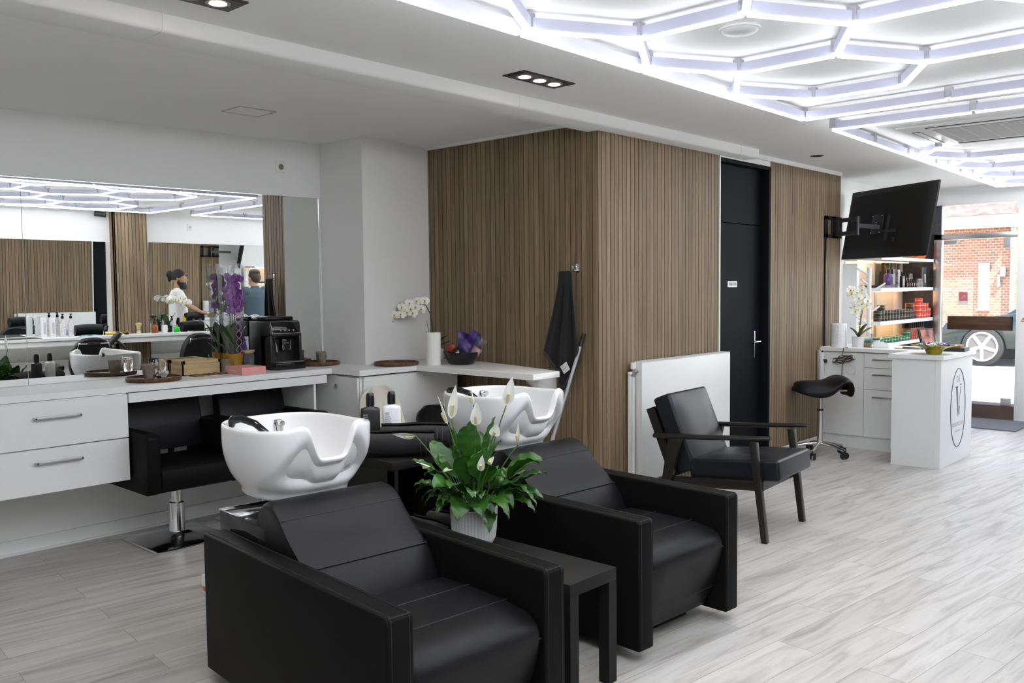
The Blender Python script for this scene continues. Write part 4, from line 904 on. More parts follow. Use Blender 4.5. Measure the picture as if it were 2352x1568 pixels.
b = MB(T(.012, -.052, -.665) @ Matrix.Rotation(-.6, 4, 'Y')); b.box(-.032, .032, -.001, .001, -.03, .03); b.mi = 1; b.box(-.025, .0, -.0016, -.001, .012, .02); b.box(-.025, .015, -.0016, -.001, -.003, .003); b.build('care_label', [GLOSSW, GREY], t)
b = MB(); b.grid(lambda u, v: Vector(tw(u*.0+ .985, v))+Vector((0, -.004, .022*u)), 2, 30, .003); b.build('woven_border', mat('towel_border'), tb)
t = thing('floor_mop', 'grey mop handle leaning on the slatted wall beside the towel', 'mop', (-3.98, 4.485, 0))
b = MB(); b.tube([(.0, 0, .05), (.222, .30, 1.235)], .0125, 12); b.build('handle', SILV, t)
b = MB(); b.tube([(.088, .119, .52), (.095, .128, .556)], .0145, 12); b.build('grey_collar', GREY, t)
b = MB(); b.tube([(.208, .281, 1.16), (.225, .304, 1.25)], .0145, 12); b.build('grip', BLK, t)
b = MB(); b.box(-.14, .14, -.05, .05, .005, .045, .01); b.build('mop_head', GREY, t)
# ---- radiator
t = thing('radiator', 'flat white panel radiator in front of the slatted wall', 'radiator', (-3.68, 5.94, .2)); M = T(3.68, -5.94, -.2)
b = MB(M); b.box(-3.645, -3.632, 5.317, 6.565, .18, 1.035, .003); b.build('front_panel', GLOSSW, t)
b = MB(M); b.box(-3.705, -3.647, 5.325, 6.56, .19, 1.032, .003); b.build('radiator_body', GLOSSW, t)
b = MB(M); b.box(-3.708, -3.632, 5.33, 6.56, 1.030, 1.036); b.build('top_grille', GLOSSW, t)
b = MB(M); b.tube([(-3.69, 5.292, .0), (-3.69, 5.292, .97)], .010, 10); b.box(-3.715, -3.70, 5.262, 5.30, .0, .955); b.build('supply_pipe', GLOSSW, t)
b = MB(M); b.cyl((-3.69, 5.292, .93), (-3.69, 5.292, .985), .013, 12); b.cyl((-3.69, 5.292, .965), (-3.675, 5.33, .965), .012, 12); b.build('valve', STEEL, t)
b = MB(M); b.cyl((-3.69, 5.292, .985), (-3.69, 5.292, 1.03), .021, 16); b.box(-3.71, -3.69, 5.25, 5.285, .945, .965, .003); b.build('valve_cap', GLOSSW, t)
# bracket feet hidden behind the chair keep it on the wall
b = MB(M); b.box(-3.7325, -3.70, 5.5, 5.54, .3, .95); b.box(-3.7325, -3.70, 6.35, 6.39, .3, .95); b.build('wall_bracket', GLOSSW, t); t.location = (-3.607, 5.82, .2)
# ---- lounge chair
t = thing('lounge_chair', 'black leather lounge chair with dark wooden frame and armrests by the radiator', 'armchair', (-2.815, 5.225, 0), math.radians(4.7))
for s in (-1, 1):
    y = s*.315
    b = MB(); b.prism([(.205, .61), (.252, .61), (.325, 0), (.288, 0)], 1, y-.022, y+.022, .004); b.build('front_leg', WOODB, t)
    b = MB(); b.prism([(-.345, .585), (-.255, .59), (-.40, 0), (-.44, 0)], 1, y-.02, y+.02, .004); b.build('rear_leg', WOODB, t)
    b = MB(); R = [(-.455, .590, .022, .016), (-.44, .592, .027, .018), (-.1, .610, .026, .016), (.2, .632, .024, .015), (.315, .642, .024, .014), (.338, .644, .018, .010)]
    b.loft([[(x, y+w*math.cos(a), z+h*math.sin(a)) for a in [2*PI*k/14 for k in range(14)]] for x, z, w, h in R]); b.build('armrest', WOODB, t)
    b = MB(); b.prism([(-.33, .27), (.29, .315), (.29, .375), (-.33, .33)], 1, y-.018-s*.02, y+.018-s*.02, .003); b.build('side_rail', WOODB, t)
b = MB(); b.box(.235, .26, -.30, .30, .30, .37); b.build('front_rail', WOODB, t)
def cushion(name, cx, cz, L, th, wy, ang, front=True):
    Mx = T(cx, 0, cz) @ Matrix.Rotation(ang, 4, 'Y'); n = 14; 
    b = MB(Mx)
    def S(sg):
        def f(u, v):
            x, y = (u-.5)*L, (v-.5)*2*wy; e = (1-(2*u-1)**6)*(1-(2*v-1)**6)
            return (x, y, sg*(th*.5+.018*e*(1 if sg > 0 else .2)))
        return f
    prof = []
    b.box(-L/2, L/2, -wy, wy, -th/2, th/2, .022, 4); b.grid(lambda u, v: (( u-.5)*(L-.03), (v-.5)*2*(wy-.015), th/2-.0015+.022*(1-(2*u-1)**4)*(1-(2*v-1)**4)), 12, 12)
    o = b.build(name, LEATHN, t, sharp=50)
    b = MB(Mx); q = .008
    for z in (th/2-.016,): b.tube([(-L/2+.01, -wy-.001+q*0, z), (L/2-.01, -wy-.001, z)], .0022, 5); b.tube([(-L/2+.01, wy+.001, z), (L/2-.01, wy+.001, z)], .0022, 5); b.tube([(L/2+.001, -wy+.01, z), (L/2+.001, wy-.01, z)], .0022, 5)
    b.build('piping', STITCH, o); return o
cushion('seat_cushion', .075, .415, .60, .13, .275, math.radians(-5))
cushion('back_cushion', -.335, .605, .52, .13, .275, math.radians(68))
b = MB(); b.box(-.04, .02, -.27, .27, -.25, .22, M=T(-.42, 0, .56) @ Matrix.Rotation(math.radians(-22), 4, 'Y')); b.build('back_frame', WOODB, t)
# ================================================================== RECEPTION CORNER
# saddle stool
t = thing('saddle_stool', 'black saddle stool on a chrome five-star base by the reception cabinet', 'stool', (-3.42, 7.86, 0), math.radians(43))
b = MB(); rings = []
SEC = ((-.245, .655, .012, .05), (-.238, .652, .035, .09), (-.20, .645, .052, .135), (-.12, .632, .066, .165), (-.04, .622, .074, .175), (.03, .632, .070, .180), (.085, .668, .050, .190), (.13, .702, .034, .198), (.17, .720, .027, .200), (.205, .712, .026, .196), (.232, .678, .027, .188), (.243, .630, .028, .172), (.240, .585, .024, .15), (.236, .566, .008, .12))
for i, (x, z, h, w) in enumerate(SEC):
    p, q = SEC[max(0, i-1)], SEC[min(len(SEC)-1, i+1)]; d = Vector((q[0]-p[0], 0, q[1]-p[1])).normalized(); nn = Vector((-d.z, 0, d.x)); R = []
    for k in range(28):
        a = 2*PI*k/28; cy, cz = math.cos(a), math.sin(a); y = w*abs(cy)**.75*(1 if cy > 0 else -1); zz = h*abs(cz)**.8*(1 if cz > 0 else -1)
        R.append(Vector((x, y, z-.045*(y/w)**2*(1 if i < 7 else .5)))+nn*zz)
    rings.append(R)
b.loft(rings); so_ = b.build('saddle_seat', LEATH, t, sharp=70); md = so_.modifiers.new('s', 'SUBSURF'); md.levels = 1; md.render_levels = 1
b = MB(); b.box(-.08, .215, -.09, .09, .600, .612, .004); b.build('seat_plate', mat('ply_edge', (.5, .44, .35), .6), t)
b = MB(); b.cyl((0, 0, .33), (0, 0, .57), .014, 14); b.cyl((0, 0, .10), (0, 0, .42), .025, 16); b.build('gas_lift', CHROME, t)
b = MB(); b.cyl((0, 0, .415), (0, 0, .43), .028, 16); b.build('lift_collar', RUBBER, t)
for k in range(5):
    a = 2*PI*k/5+.35; c, s = math.cos(a), math.sin(a)
    b = MB(); b.tube([(0, 0, .115), (.12*c, .12*s, .105), (.25*c, .25*s, .075)], [.020, .016, .013], 10); lg = b.build('base_leg', CHROME, t)
    b = MB(); 
    for q in (-1, 1): b.cyl((.25*c-s*.012*q, .25*s+c*.012*q, .03), (.25*c-s*.027*q, .25*s+c*.027*q, .03), .030, 16)
    b.cyl((.25*c, .25*s, .035), (.25*c, .25*s, .075), .008, 10); b.build('castor', RUBBER, lg)
# television on a swivel arm
t = thing('television', 'large flat television seen from behind on a swivel wall arm', 'television', (-3.30, 9.14, 2.19), math.radians(-29.7)); M = Matrix.Rotation(math.radians(-11), 4, 'X')
b = MB(M); b.loft([[(sx*w, y, z) for sx, z in ((-1, -h), (1, -h), (1, h), (-1, h))] for w, h, y in ((.61, .36, .012), (.61, .36, -.008), (.545, .295, -.045), (.53, .285, -.048))]); b.build('back_cover', BLKM, t)
b = MB(M); b.box(-.602, .602, .011, .0135, -.35, .353); b.build('screen', BLKG, t)
b = MB(M); b.box(-.61, .61, .0, .014, -.362, -.335); b.build('lower_bezel', BLKG, t)
b = MB(M); b.box(.05, .09, -.055, -.045, -.20, .06); b.box(-.02, .20, -.056, -.045, -.12, -.09); b.box(.16, .20, -.055, -.045, -.22, -.17); b.build('connector_panel', BLK, t)
b = MB(M); b.box(-.16, .0, -.062, -.047, -.13, .07, .003); vp_ = b.build('vesa_plate', BLK, t)
b = MB(M)
for x, z in ((-.15, .055), (-.02, .055), (-.15, -.115), (-.02, -.115), (-.09, -.01)): b.cyl((x, -.066, z), (x, -.062, z), .006, 8)
b.build('screw', CHROME, vp_)
t = thing('tv_wall_mount', 'black double-arm television bracket fixed to the slatted wall', 'bracket', (-3.729, 8.82, 2.14)); M = T(3.729, -8.82, -2.14)
b = MB(M); 
for z in (2.03, 2.205): b.box(-3.733, -3.715, 8.62, 9.01, z, z+.035, .002)
b.box(-3.733, -3.715, 8.62, 8.68, 2.03, 2.24, .002); b.box(-3.733, -3.715, 8.78, 8.90, 2.03, 2.24, .002); b.box(-3.733, -3.655, 8.80, 8.87, 2.05, 2.22, .004); b.build('wall_plate', BLK, t)
ARMM = mat('arm_grey', (.045, .045, .05), .45)
b = MB(M); P0, P1, P2 = Vector((-3.68, 8.83, 0)), Vector((-3.43, 8.69, 0)), Vector((-3.37, 9.06, 0))
def bar(p, q, z0, z1, w=.012):
    d = (q-p); L = d.length; a = math.atan2(d.y, d.x); b.box(0, L, -w, w, z0, z1, .002, 1, M=T(p.x, p.y, 0) @ RZ(a))
bar(P0, P1, 2.175, 2.215); bar(P0, P1, 2.045, 2.085); b.build('swing_arm', ARMM, t)
b = MB(M); b.cyl((P1.x, P1.y, 2.04), (P1.x, P1.y, 2.22), .014, 12); bar(P1, P2, 2.11, 2.15); b.build('front_arm', ARMM, t); t.location = (-3.656, 8.65, 2.14)
t = thing('wall_cable', 'black cable running down the slatted wall below the television bracket', 'cable', (-3.649, 8.47, 1.2)); b = MB(); b.box(-.011, .006, -.008, .008, -1.05, .84); b.build('cable_duct', BLK, t)
t = thing('power_strip', 'white socket strip with plugs on a grey rail beside the reception cabinet', 'socket strip', (-3.64, 8.335, .74))
b = MB(); b.box(-.012, .012, -.035, -.012, -.20, .20, .002); b.build('metal_rail', ALU, t)
b = MB(); b.box(-.012, .03, .0, .05, -.12, .17, .006); b.build('strip_body', GLOSSW, t)
b = MB(); b.box(.03, .075, .0, .05, -.15, -.06, .01); b.build('plug', GLOSSW, t)
b = MB(); b.cyl((.03, .025, .09), (.06, .025, .09), .018, 12); b.build('plug', BLK, t)
# reception cabinet (low run along the back) and desk
YC = 8.40
t = thing('reception_cabinet', 'white low cabinet with one door and three drawers behind the reception desk', 'cabinet', (-3.22, 8.7, 0)); M = T(3.22, -8.7, 0)
b = MB(M); b.box(-3.638, -2.795, YC+.02, 9.0, .12, .926); b.build('carcass', LAMD, t)
b = MB(M); b.box(-3.638, -2.795, YC+.025, YC+.045, 0, .12); b.build('plinth', LAMD, t)
def fr(name, x0, x1, z0, z1, hx0, hx1, hz):
    b = MB(M); b.box(x0, x1, YC, YC+.018, z0, z1, .0012, 1); d = b.build(name, LAMD, t)
    b = MB(M); b.box(hx0, hx1, YC-.032, YC-.022, hz-.006, hz+.006, .002)
    for x in (hx0+.03, hx1-.03): b.box(x-.005, x+.005, YC-.024, YC, hz-.005, hz+.005)
    b.build('handle', STEEL, d)
fr('door', -3.636, -3.236, .124, .918, -3.50, -3.30, .862)
fr('drawer', -3.232, -2.797, .784, .918, -3.145, -2.86, .862); fr('drawer', -3.232, -2.797, .578, .780, -3.145, -2.86, .72); fr('drawer', -3.232, -2.797, .124, .574, -3.145, -2.86, .508)
b = MB(); b.box(-3.66, -2.78, YC-.02, 9.02, .928, .962, .0015, 1); tag(b.build('cabinet_top', LAMD), 'white top of the low reception cabinet', 'worktop')
t = thing('reception_desk', 'white reception desk with the oval salon logo on its side', 'desk', (-2.59, 8.31, 0)); M = T(2.59, -8.31, 0)
b = MB(M); b.box(-2.79, -2.395, 7.88, 8.75, 0, .925); b.build('desk_body', LAMD, t)
b = MB(M); b.box(-2.43, -2.385, 7.872, 8.752, 0, .925, .001, 1); sidep = b.build('side_panel', LAMD, t)
b = MB(M); b.box(-2.815, -2.362, 7.855, 8.775, .926, .963, .0015, 1); b.build('desk_top', LAMD, t)
INK = mat('logo_ink', (.02, .016, .03), .5); INKG = mat('logo_grey', (.42, .41, .45), .5)
Y0, Z0 = 8.345, .478; AX, AZ = .205, .345
b = MB(M); b.tube([(-2.3845, Y0+AX*math.cos(a), Z0+AZ*math.sin(a)) for a in [2*PI*k/72 for k in range(73)]], .0038, 6, cap=False); b.build('logo_oval', INK, sidep)
MM = M @ T(-2.3848, Y0, Z0)
text('D E', .078, MM @ T(0, -.0, .252) @ FX, mat('logo_mid', (.20, .19, .22), .5), 'logo_lettering', sidep, .0004, sx=.85)
b = MB(MM); X = .0008
def flat(pts): b.prism(pts, 0, 0, X)
flat([(-.062, .185), (-.022, .185), (.012, -.045), (.003, -.08)]); flat([(-.078, .19), (-.006, .19), (-.006, .182), (-.078, .182)]); flat([(.064, .185), (.074, .185), (.013, -.055), (.003, -.08)]); flat([(.045, .205), (.095, .205), (.095, .198), (.045, .198)])
b.build('logo_letter', INK, sidep)
b = MB(MM); b.tube([(.0004, .012, -.04), (.0004, .03, -.005), (.0004, .04, .012), (.0004, .052, .0), (.0004, .045, -.012)], .0025, 5); b.tube([(.0004, .035, -.01), (.0004, .05, -.03), (.0004, .052, -.055), (.0004, .04, -.06)], .0018, 5); b.build('logo_flourish', INKG, sidep)
text('VRIENDSCHAP', .052, MM @ T(0, 0, -.145) @ FX, INKG, 'logo_lettering', sidep, .0004, sx=.92)
text('KAPSALON', .028, MM @ T(0, 0, -.205) @ FX, mat('logo_pale', (.58, .57, .6), .5), 'logo_lettering', sidep, .0004)
b = MB(MM)
for s in (-1, 1): b.box(0, .0006, s*.13-.02, s*.13+.02, -.207, -.204)
b.build('logo_dashes', MATS['logo_pale'], sidep)
# things on cabinet and desk
ZB_ = .962
t = thing('white_speaker', 'white round-cornered canister at the wall end of the reception cabinet', 'speaker', (-3.53, 8.52, ZB_))
b = MB(); b.lathe([(0, 0), (.072, 0), (.075, .006), (.075, .222), (.07, .23), (0, .231)], 36, cap=False); b.build('body', mat('white_plastic', (.72, .73, .75), .4), t)
b = MB()
for k in range(6): b.box(.052, .068, -.04, .04, .02+k*.033, .045+k*.033, .004, M=RZ(-.75))
b.build('front_slots', mat('slot_grey', (.62, .63, .66), .5), t)
t = thing('white_orchid', 'white orchid in a glass pot on the reception cabinet', 'plant', (-3.36, 8.58, ZB_)); OB = (1950, 795)
b = MB(); b.lathe([(0, 0), (.055, 0), (.062, .10), (.058, .10), (.052, .006)], 28, cap=False); b.build('plant_pot', mat('glazed_white', (.72, .72, .73), .1), t)
b = MB(); b.tube([off(*p, None, OB, 236) for p in ((1950, 780), (1953, 740), (1957, 700), (1955, 680), (1946, 668), (1938, 668))], .0035, 6); b.tube([off(*p, None, OB, 236) for p in ((1951, 780), (1954, 740), (1962, 695), (1966, 690))], .0035, 6); b.build('flower_spike', STEMG, t)
for i, (px, py) in enumerate(((1935, 666), (1931, 674), (1943, 671), (1955, 665), (1948, 684), (1962, 682), (1968, 690), (1955, 697), (1945, 706), (1938, 702), (1940, 714), (1966, 700), (1928, 665))):
    random.seed(40+i); orchid_flower(off(px, py, None, OB, 236)-VF*.02, -VF+VR*random.uniform(-.5, .5)+Vector((0, 0, random.uniform(-.2, .2))), .050, PETW, t, roll=random.uniform(-.5, .5))
b = MB(); broad_leaf(b, (0, 0, .09), VR*.30+Vector((0, 0, 1)), .16, .045, .04); broad_leaf(b, (0, 0, .09), VR*-.4+Vector((0, 0, .8)), .13, .04, .03); broad_leaf(b, (0, 0, .09), VR*.7-VF*.2+Vector((0, 0, .9)), .15, .05, .03); b.build('leaves', GREEND, t, sharp=70)
t = thing('card_stack', 'stack of rainbow-striped paper in a clear holder on the reception cabinet', 'paper holder', (-3.30, 8.62, ZB_), math.radians(12))
for k, c in enumerate(((.30, .04, .05), (.55, .28, .03), (.55, .42, .08), (.03, .25, .28), (.05, .18, .35), (.25, .45, .12), (.7, .7, .65))):
    b = MB(); b.box(-.055, .045, -.045, .045, .004+k*.013, .0165+k*.013); b.build('paper_block', mat('paper%d' % k, c, .7), t)
b = MB(); b.box(-.06, .06, -.05, -.047, 0, .06); b.box(-.06, .06, .047, .05, 0, .14); b.box(.046, .06, -.05, .05, 0, .13); b.box(-.06, .06, -.05, .05, 0, .004); b.build('clear_holder', ACRYL, t)
t = thing('card_terminal', 'small white payment terminal on the reception cabinet', 'payment terminal', (-3.15, 8.60, ZB_), math.radians(20))
b = MB(); b.prism([(-.07, 0), (.07, 0), (.07, .02), (.02, .055), (-.07, .055)], 1, -.045, .045, .006); b.build('terminal_body', GLOSSW, t)
b = MB(); b.prism([(.066, .024), (.022, .056), (.024, .058), (.068, .026)], 1, -.03, .03); b.build('display', GREY, t)
t = thing('jar', 'small jar with a dark green lid standing on the payment terminal', 'jar', (-3.19, 8.59, ZB_+.0555)); b = MB(); b.lathe([(0, 0), (.032, 0), (.032, .018), (0, .018)], 20, cap=False); b.build('jar_body', GLOSSW, t); b = MB(); b.lathe([(.033, .018), (.033, .034), (0, .035)], 20, cap=False); b.build('jar_lid', mat('lid_green', (.01, .09, .05), .35), t)
t = thing('tablet', 'dark tablet lying on the reception cabinet', 'tablet', (-2.88, 8.62, ZB_), math.radians(-8)); b = MB(); b.box(-.12, .12, -.085, .085, 0, .008, .003); b.build('tablet_body', ALU, t); b = MB(); b.box(-.117, .117, -.082, .082, .008, .009); b.build('screen', BLKG, t)
t = thing('sweets_bowl', 'coloured glass bowl full of wrapped sweets on the reception desk', 'bowl', (-2.50, 8.05, .963))
GB = mat('art_glass', (.40, .34, .04), .08, trans=.35, var=.9, vscale=9)
b = MB(); b.lathe([(0, 0), (.055, 0), (.062, .006), (.075, .04), (.115, .06), (.185, .076), (.184, .081), (.11, .066), (.068, .046), (.05, .012), (0, .01)], 44, cap=False); b.build('glass_bowl', GB, t)
random.seed(9); SW = [mat('sweet_lilac', (.30, .16, .50), .3), mat('sweet_silver', (.6, .62, .66), .25, .6), mat('sweet_violet', (.12, .03, .28), .3), mat('sweet_white', (.75, .76, .8), .35), mat('sweet_green', (.2, .4, .2), .35)]
sweet = None
for k in range(46):
    a = random.random()*6.283; r = .125*math.sqrt(random.random()); z = .963+.062+.040*(1-(r/.125)**1.3)*random.uniform(.3, 1)+.016*(r/.125)
    b = MB(Matrix.Rotation(random.random()*6, 4, 'Z') @ Matrix.Rotation(random.uniform(-.7, .7), 4, 'Y')); b.ell((0, 0, 0), (.014, .010, .009), 8, 6)
    for s in (-1, 1): b.loft([[(s*.012, .003*c, .003*d) for c, d in ((1, 0), (0, 1), (-1, 0), (0, -1))], [(s*.024, .009*c, .005*d) for c, d in ((1, 0), (0, 1), (-1, 0), (0, -1))]])
    o = b.build('wrapped_sweet', SW[k % 5]); o.location = (-2.50+r*math.cos(a), 8.05+r*math.sin(a), z); tag(o, ('lilac foil-wrapped sweet heaped in the glass bowl', 'silver foil-wrapped sweet heaped in the glass bowl', 'violet foil-wrapped sweet heaped in the glass bowl', 'white foil-wrapped sweet heaped in the glass bowl', 'pale green foil-wrapped sweet heaped in the glass bowl')[k % 5], 'sweet', 'wrapped sweets in the glass bowl')
t = thing('flat_box', 'black flat box lying behind the sweets bowl on the reception desk', 'box', (-2.49, 8.52, .963), math.radians(4)); b = MB(); b.box(-.13, .12, -.10, .10, 0, .035, .003); b.build('box_body', BLK, t)
o = MB(); o.box(-.11, .09, -.085, .085, 0, .022, .002); o = o.build('wooden_case', mat('amber_wood', (.28, .10, .02), .35)); o.location = (-2.50, 8.52, .998); o.rotation_euler = (0, 0, .1); tag(o, 'amber wooden case on top of the flat black box', 'case')
t = thing('photo_frame', 'black picture stand leaning back on the reception desk', 'frame', (-2.72, 8.63, .963), math.radians(60)); M2 = Matrix.Rotation(math.radians(-18), 4, 'X')
b = MB(M2); b.box(-.085, .085, -.008, .008, 0, .20, .002); b.build('frame_body', BLK, t); b = MB(M2); b.box(-.068, .068, -.0095, -.008, .015, .185); b.build('picture', mat('picture_red', (.40, .16, .12), .4, var=.9, vscale=12), t)
b = MB(); b.tube([(0, .02, .0), (0, .10, .005), (0, .065, .19)], .004, 6); b.build('stand_leg', BLK, t)
# cables on the cabinet front
b = MB(); random.seed(8); CB = [(-3.40, 8.42, .967), (-3.42, 8.375, .962), (-3.425, 8.365, .90)]
for k in range(44): a = k*.62; CB.append((-3.42+.085*math.sin(a*1.03)+.02*math.sin(k), 8.362-.002*(k % 3), .855+.035*math.cos(a*.97)+.008*math.sin(k*2.2)))
CB += [(-3.43, 8.37, .80), (-3.435, 8.375, .70), (-3.45, 8.375, .62)]
b.tube(CB, .0038, 6); tag(b.build('coiled_cable', mat('cable_brown', (.06, .05, .04), .6)), 'dark coiled cable hanging over the cabinet door handle', 'cable')
b = MB(); b.tube([(-3.20, 8.45, .966), (-3.26, 8.40, .968), (-3.30, 8.372, .93), (-3.315, 8.37, .82)]+[(-3.345+.04*math.cos(a), 8.37, .76+.04*math.sin(a)) for a in [.4+i*.5 for i in range(13)]]+[(-3.31, 8.372, .70)], .003, 6); tag(b.build('white_cable', GLOSSW), 'thin white cable looping down the cabinet door', 'cable')
b = MB(); b.tube([(-3.58, 8.44, .968), (-3.63, 8.37, .968), (-3.64, 8.35, .90), (-3.60, 8.34, .82), (-3.60, 8.34, .70), (-3.59, 8.34, .62), (-3.60, 8.34, .56)], .004, 6); tag(b.build('canister_cable', GLOSSW), 'white cable from the canister down to the socket strip', 'cable')
# coat rack
t = thing('coat_rack', 'white branch-shaped coat rack standing in front of the lit shelves', 'coat rack', (-3.50, 9.20, 0))
b = MB(); b.cyl((0, 0, .02), (0, 0, 1.74), .022, 16); b.lathe([(0, 0), (.16, 0), (.16, .012), (.03, .022), (0, .022)], 32, cap=False); b.build('post', GLOSSW, t)
for z, a, L in ((1.66, PI+.7, .16), (1.48, -.1+.75, .16), (1.38, 2.5, .10), (1.27, .9, .12), (1.16, PI+.7, .13), (1.03, 2.2, .12), (.93, .75, .14), (1.56, 4.2, .1)):
    b = MB(); b.tube([(0, 0, z-.0), (.75*L*math.cos(a), .75*L*math.sin(a), z+.45*L), (L*math.cos(a), L*math.sin(a), z+.62*L)], [.010, .010, .009], 10); b.build('hook_branch', GLOSSW, t)
# lit shelves
XS0, XS1, YS0, YS1 = -3.88, -3.50, 9.53, 11.20
WARM = emis('warm_led_strip', (1, .62, .30), 14)
def shelf(z, th, label, strip=True):
    t = thing('wall_shelf', label, 'shelf', ((XS0+XS1)/2, (YS0+YS1)/2, z)); M = T(-(XS0+XS1)/2, -(YS0+YS1)/2, -z)
    b = MB(M); b.box(XS0, XS1, YS0, YS1, z-th, z, .0015, 1); b.build('shelf_board', LAM, t)
    if strip:
        for a, c in ((YS0+.06, 10.32), (10.40, YS1-.1)):
            b = MB(M); b.box(XS0+.10, XS0+.125, a, c, z-th-.008, z-th); b.build('led_strip', WARM, t)
    return t
shelf(1.862, .036, 'top lit wall shelf, just below the television'); shelf(1.53, .038, 'lit wall shelf holding bottles and boxes'); shelf(1.172, .04, 'lit wall shelf holding black and red tins'); shelf(.93, .035, 'lowest wall shelf holding green tins, level with the cabinet', False)
b = MB(); b.box(-3.885, -3.872, 9.5, 10.95, .85, 1.83); o = b.build('shelf_back_panel', mat('back_glass', (.72, .70, .66), .12)); tag(o, 'glossy white back panel behind the lit shelves', 'panel')
b = MB(); b.box(-3.872, -3.862, 10.33, 10.39, .6, 1.84); tag(b.build('shelf_rail', ALU), 'upright metal rail behind the lit shelves', 'rail')
# tins on the shelves
def tin(name, mb, ml, label, group):
    t = thing(name, label, 'tin', (0, 0, -5), 0, group)
    b = MB(); b.lathe([(0, 0), (.040, 0), (.041, .004), (.041, .028), (0, .028)], 20, cap=False); b.build('tin_body', mb, t)
    b = MB(); b.lathe([(.0415, .028), (.0415, .032)], 20, cap=False); b.build('band', ml, t)
    b = MB(); b.lathe([(.042, .032), (.042, .054), (.040, .057), (0, .057)], 20, cap=False); b.build('lid', mb, t); return t
GOLD = mat('gold_band', (.45, .30, .08), .35, .6)
RED = mat('tin_red', (.55, .055, .02), .35); GRN = mat('tin_green', (.012, .14, .07), .35); TBK = mat('tin_black', (.018, .015, .010), .3, var=.5, vscale=40)
def place(proto, spots, labels):
    first = True
    for (x, y, z), lb in zip(spots, labels):
        if first: proto.location = (x, y, z); proto['label'] = lb; first = False
        else: dup(proto, (x, y, z), random.random()*6, lb)
L1, L2, L3 = 'black and gold tin in the lower layer of its row on the shelf', 'black and gold tin in the upper layer of its row on the shelf', 'single black and gold tin standing on top of the row'
sp = [(-3.56, 9.60+.091*k, 1.172) for k in range(13)]; lb = [L1]*13
sp += [(-3.56, 9.60+.091*k, 1.2295) for k in range(12)]; lb += [L2]*12
sp += [(-3.56, 9.70, 1.287), (-3.56, 10.58, 1.287)]; lb += ['single black and gold tin on top of the row, nearest the coat rack', 'single black and gold tin on top of the row, beside the red tins']
place(tin('black_tin', TBK, GOLD, '', 'black and gold tins on the shelf'), sp, lb)
sp, lb = [], []
for z, n in ((1.172, 5), (1.2295, 5), (1.287, 4)):
    for k in range(n):
        for x in (-3.55, -3.64): sp.append((x, 10.79+.088*k, z)); lb.append('red tin with a white band in the red stack on the shelf' if z < 1.28 else 'red tin in the top layer of the red stack')
sp.append((-3.56, 10.88, 1.3445)); lb.append('single red tin crowning the red stack')
place(tin('red_tin', RED, GLOSSW, '', 'red tins on the shelf'), sp, lb)
sp, lb = [], []
for k in range(10): sp.append((-3.56, 9.68+.09*k, .93)); lb.append('green tin in the bottom layer on the lowest shelf')
for k in range(10): sp.append((-3.65, 9.68+.09*k, .93)); lb.append('green tin in the back row on the lowest shelf')
sp.append((-3.56, 10.49, .9875)); lb.append('green tin standing on top of the green row, beside the amber bottles')
place(tin('green_tin', GRN, mat('band_cream', (.7, .68, .5), .5), '', 'green tins on the lowest shelf'), sp, lb)
t = thing('product_bottle', 'amber bottle with a black cap on the lowest shelf', 'bottle', (-3.56, 10.62, .93), 0, 'amber bottles on the lowest shelf')
b = MB(); b.lathe([(0, 0), (.028, 0), (.03, .004), (.03, .11), (.016, .128), (.014, .135), (0, .135)], 18, cap=False); b.build('bottle_body', mat('amber_bottle', (.26, .045, .012), .2), t)
b = MB(); b.lathe([(.017, .132), (.017, .19), (.012, .195), (0, .195)], 16, cap=False); b.build('bottle_cap', BLKG, t)
for k in range(1, 14): dup(t, (-3.56-.07*(k % 2), 10.62+.068*(k//2), .93))
t = thing('clear_stand', 'clear acrylic stand behind the amber bottles', 'stand', (-3.70, 11.02, .93)); b = MB(); b.box(-.02, -.016, -.13, .13, 0, .27); b.box(-.02, .10, -.13, .13, 0, .004); b.build('acrylic_sheet', ACRYL, t); b = MB(); b.box(-.0155, -.012, -.12, .12, .02, .25); b.build('poster', mat('poster_grey', (.2, .2, .22), .4, var=.8, vscale=10), t)
# shelf with bottles and boxes
def pack(name, label, x, y, z, sx, sy, sz, m, m2=None, cat='box', group='boxes on the bottle shelf'):
    t = thing(name, label, cat, (x, y, z), 0, group); b = MB(); b.box(-sx/2, sx/2, -sy/2, sy/2, 0, sz, .0015, 1); b.build('carton', m, t)
    if m2: b = MB(); b.box(sx/2, sx/2+.0008, -sy*.3, sy*.3, sz*.2, sz*.75); b.build('printed_panel', m2, t)
Z2 = 1.53; DK = mat('carton_dark', (.02, .018, .018), .35); PG = mat('print_grey', (.3, .28, .27), .5)
pack('flat_carton', 'black flat carton lying at the near end of the bottle shelf', -3.62, 9.70, Z2, .22, .30, .028, DK)
t = thing('purple_bottle', 'purple pump bottle on the bottle shelf', 'bottle', (-3.57, 9.93, Z2)); b = MB(); b.lathe([(0, 0), (.046, 0), (.048, .006), (.048, .13), (.04, .15), (.018, .156), (.018, .165)], 24); b.build('bottle_body', mat('bottle_purple', (.11, .06, .20), .15), t); b = MB(); b.lathe([(.02, .16), (.02, .2), (.01, .204), (0, .205)], 16, cap=False); b.build('bottle_cap', BLKG, t); b = MB(); b.box(.0478, .0492, -.016, .016, .03, .12); b.build('label_print', DK, t)
pack('tall_carton', 'tall black carton beside the purple bottle', -3.60, 10.08, Z2, .08, .085, .205, DK, PG); pack('tall_carton', 'tall dark carton with silver print on the bottle shelf', -3.585, 10.18, Z2, .08, .06, .20, mat('carton_silver', (.22, .21, .22), .3, var=.8, vscale=30))
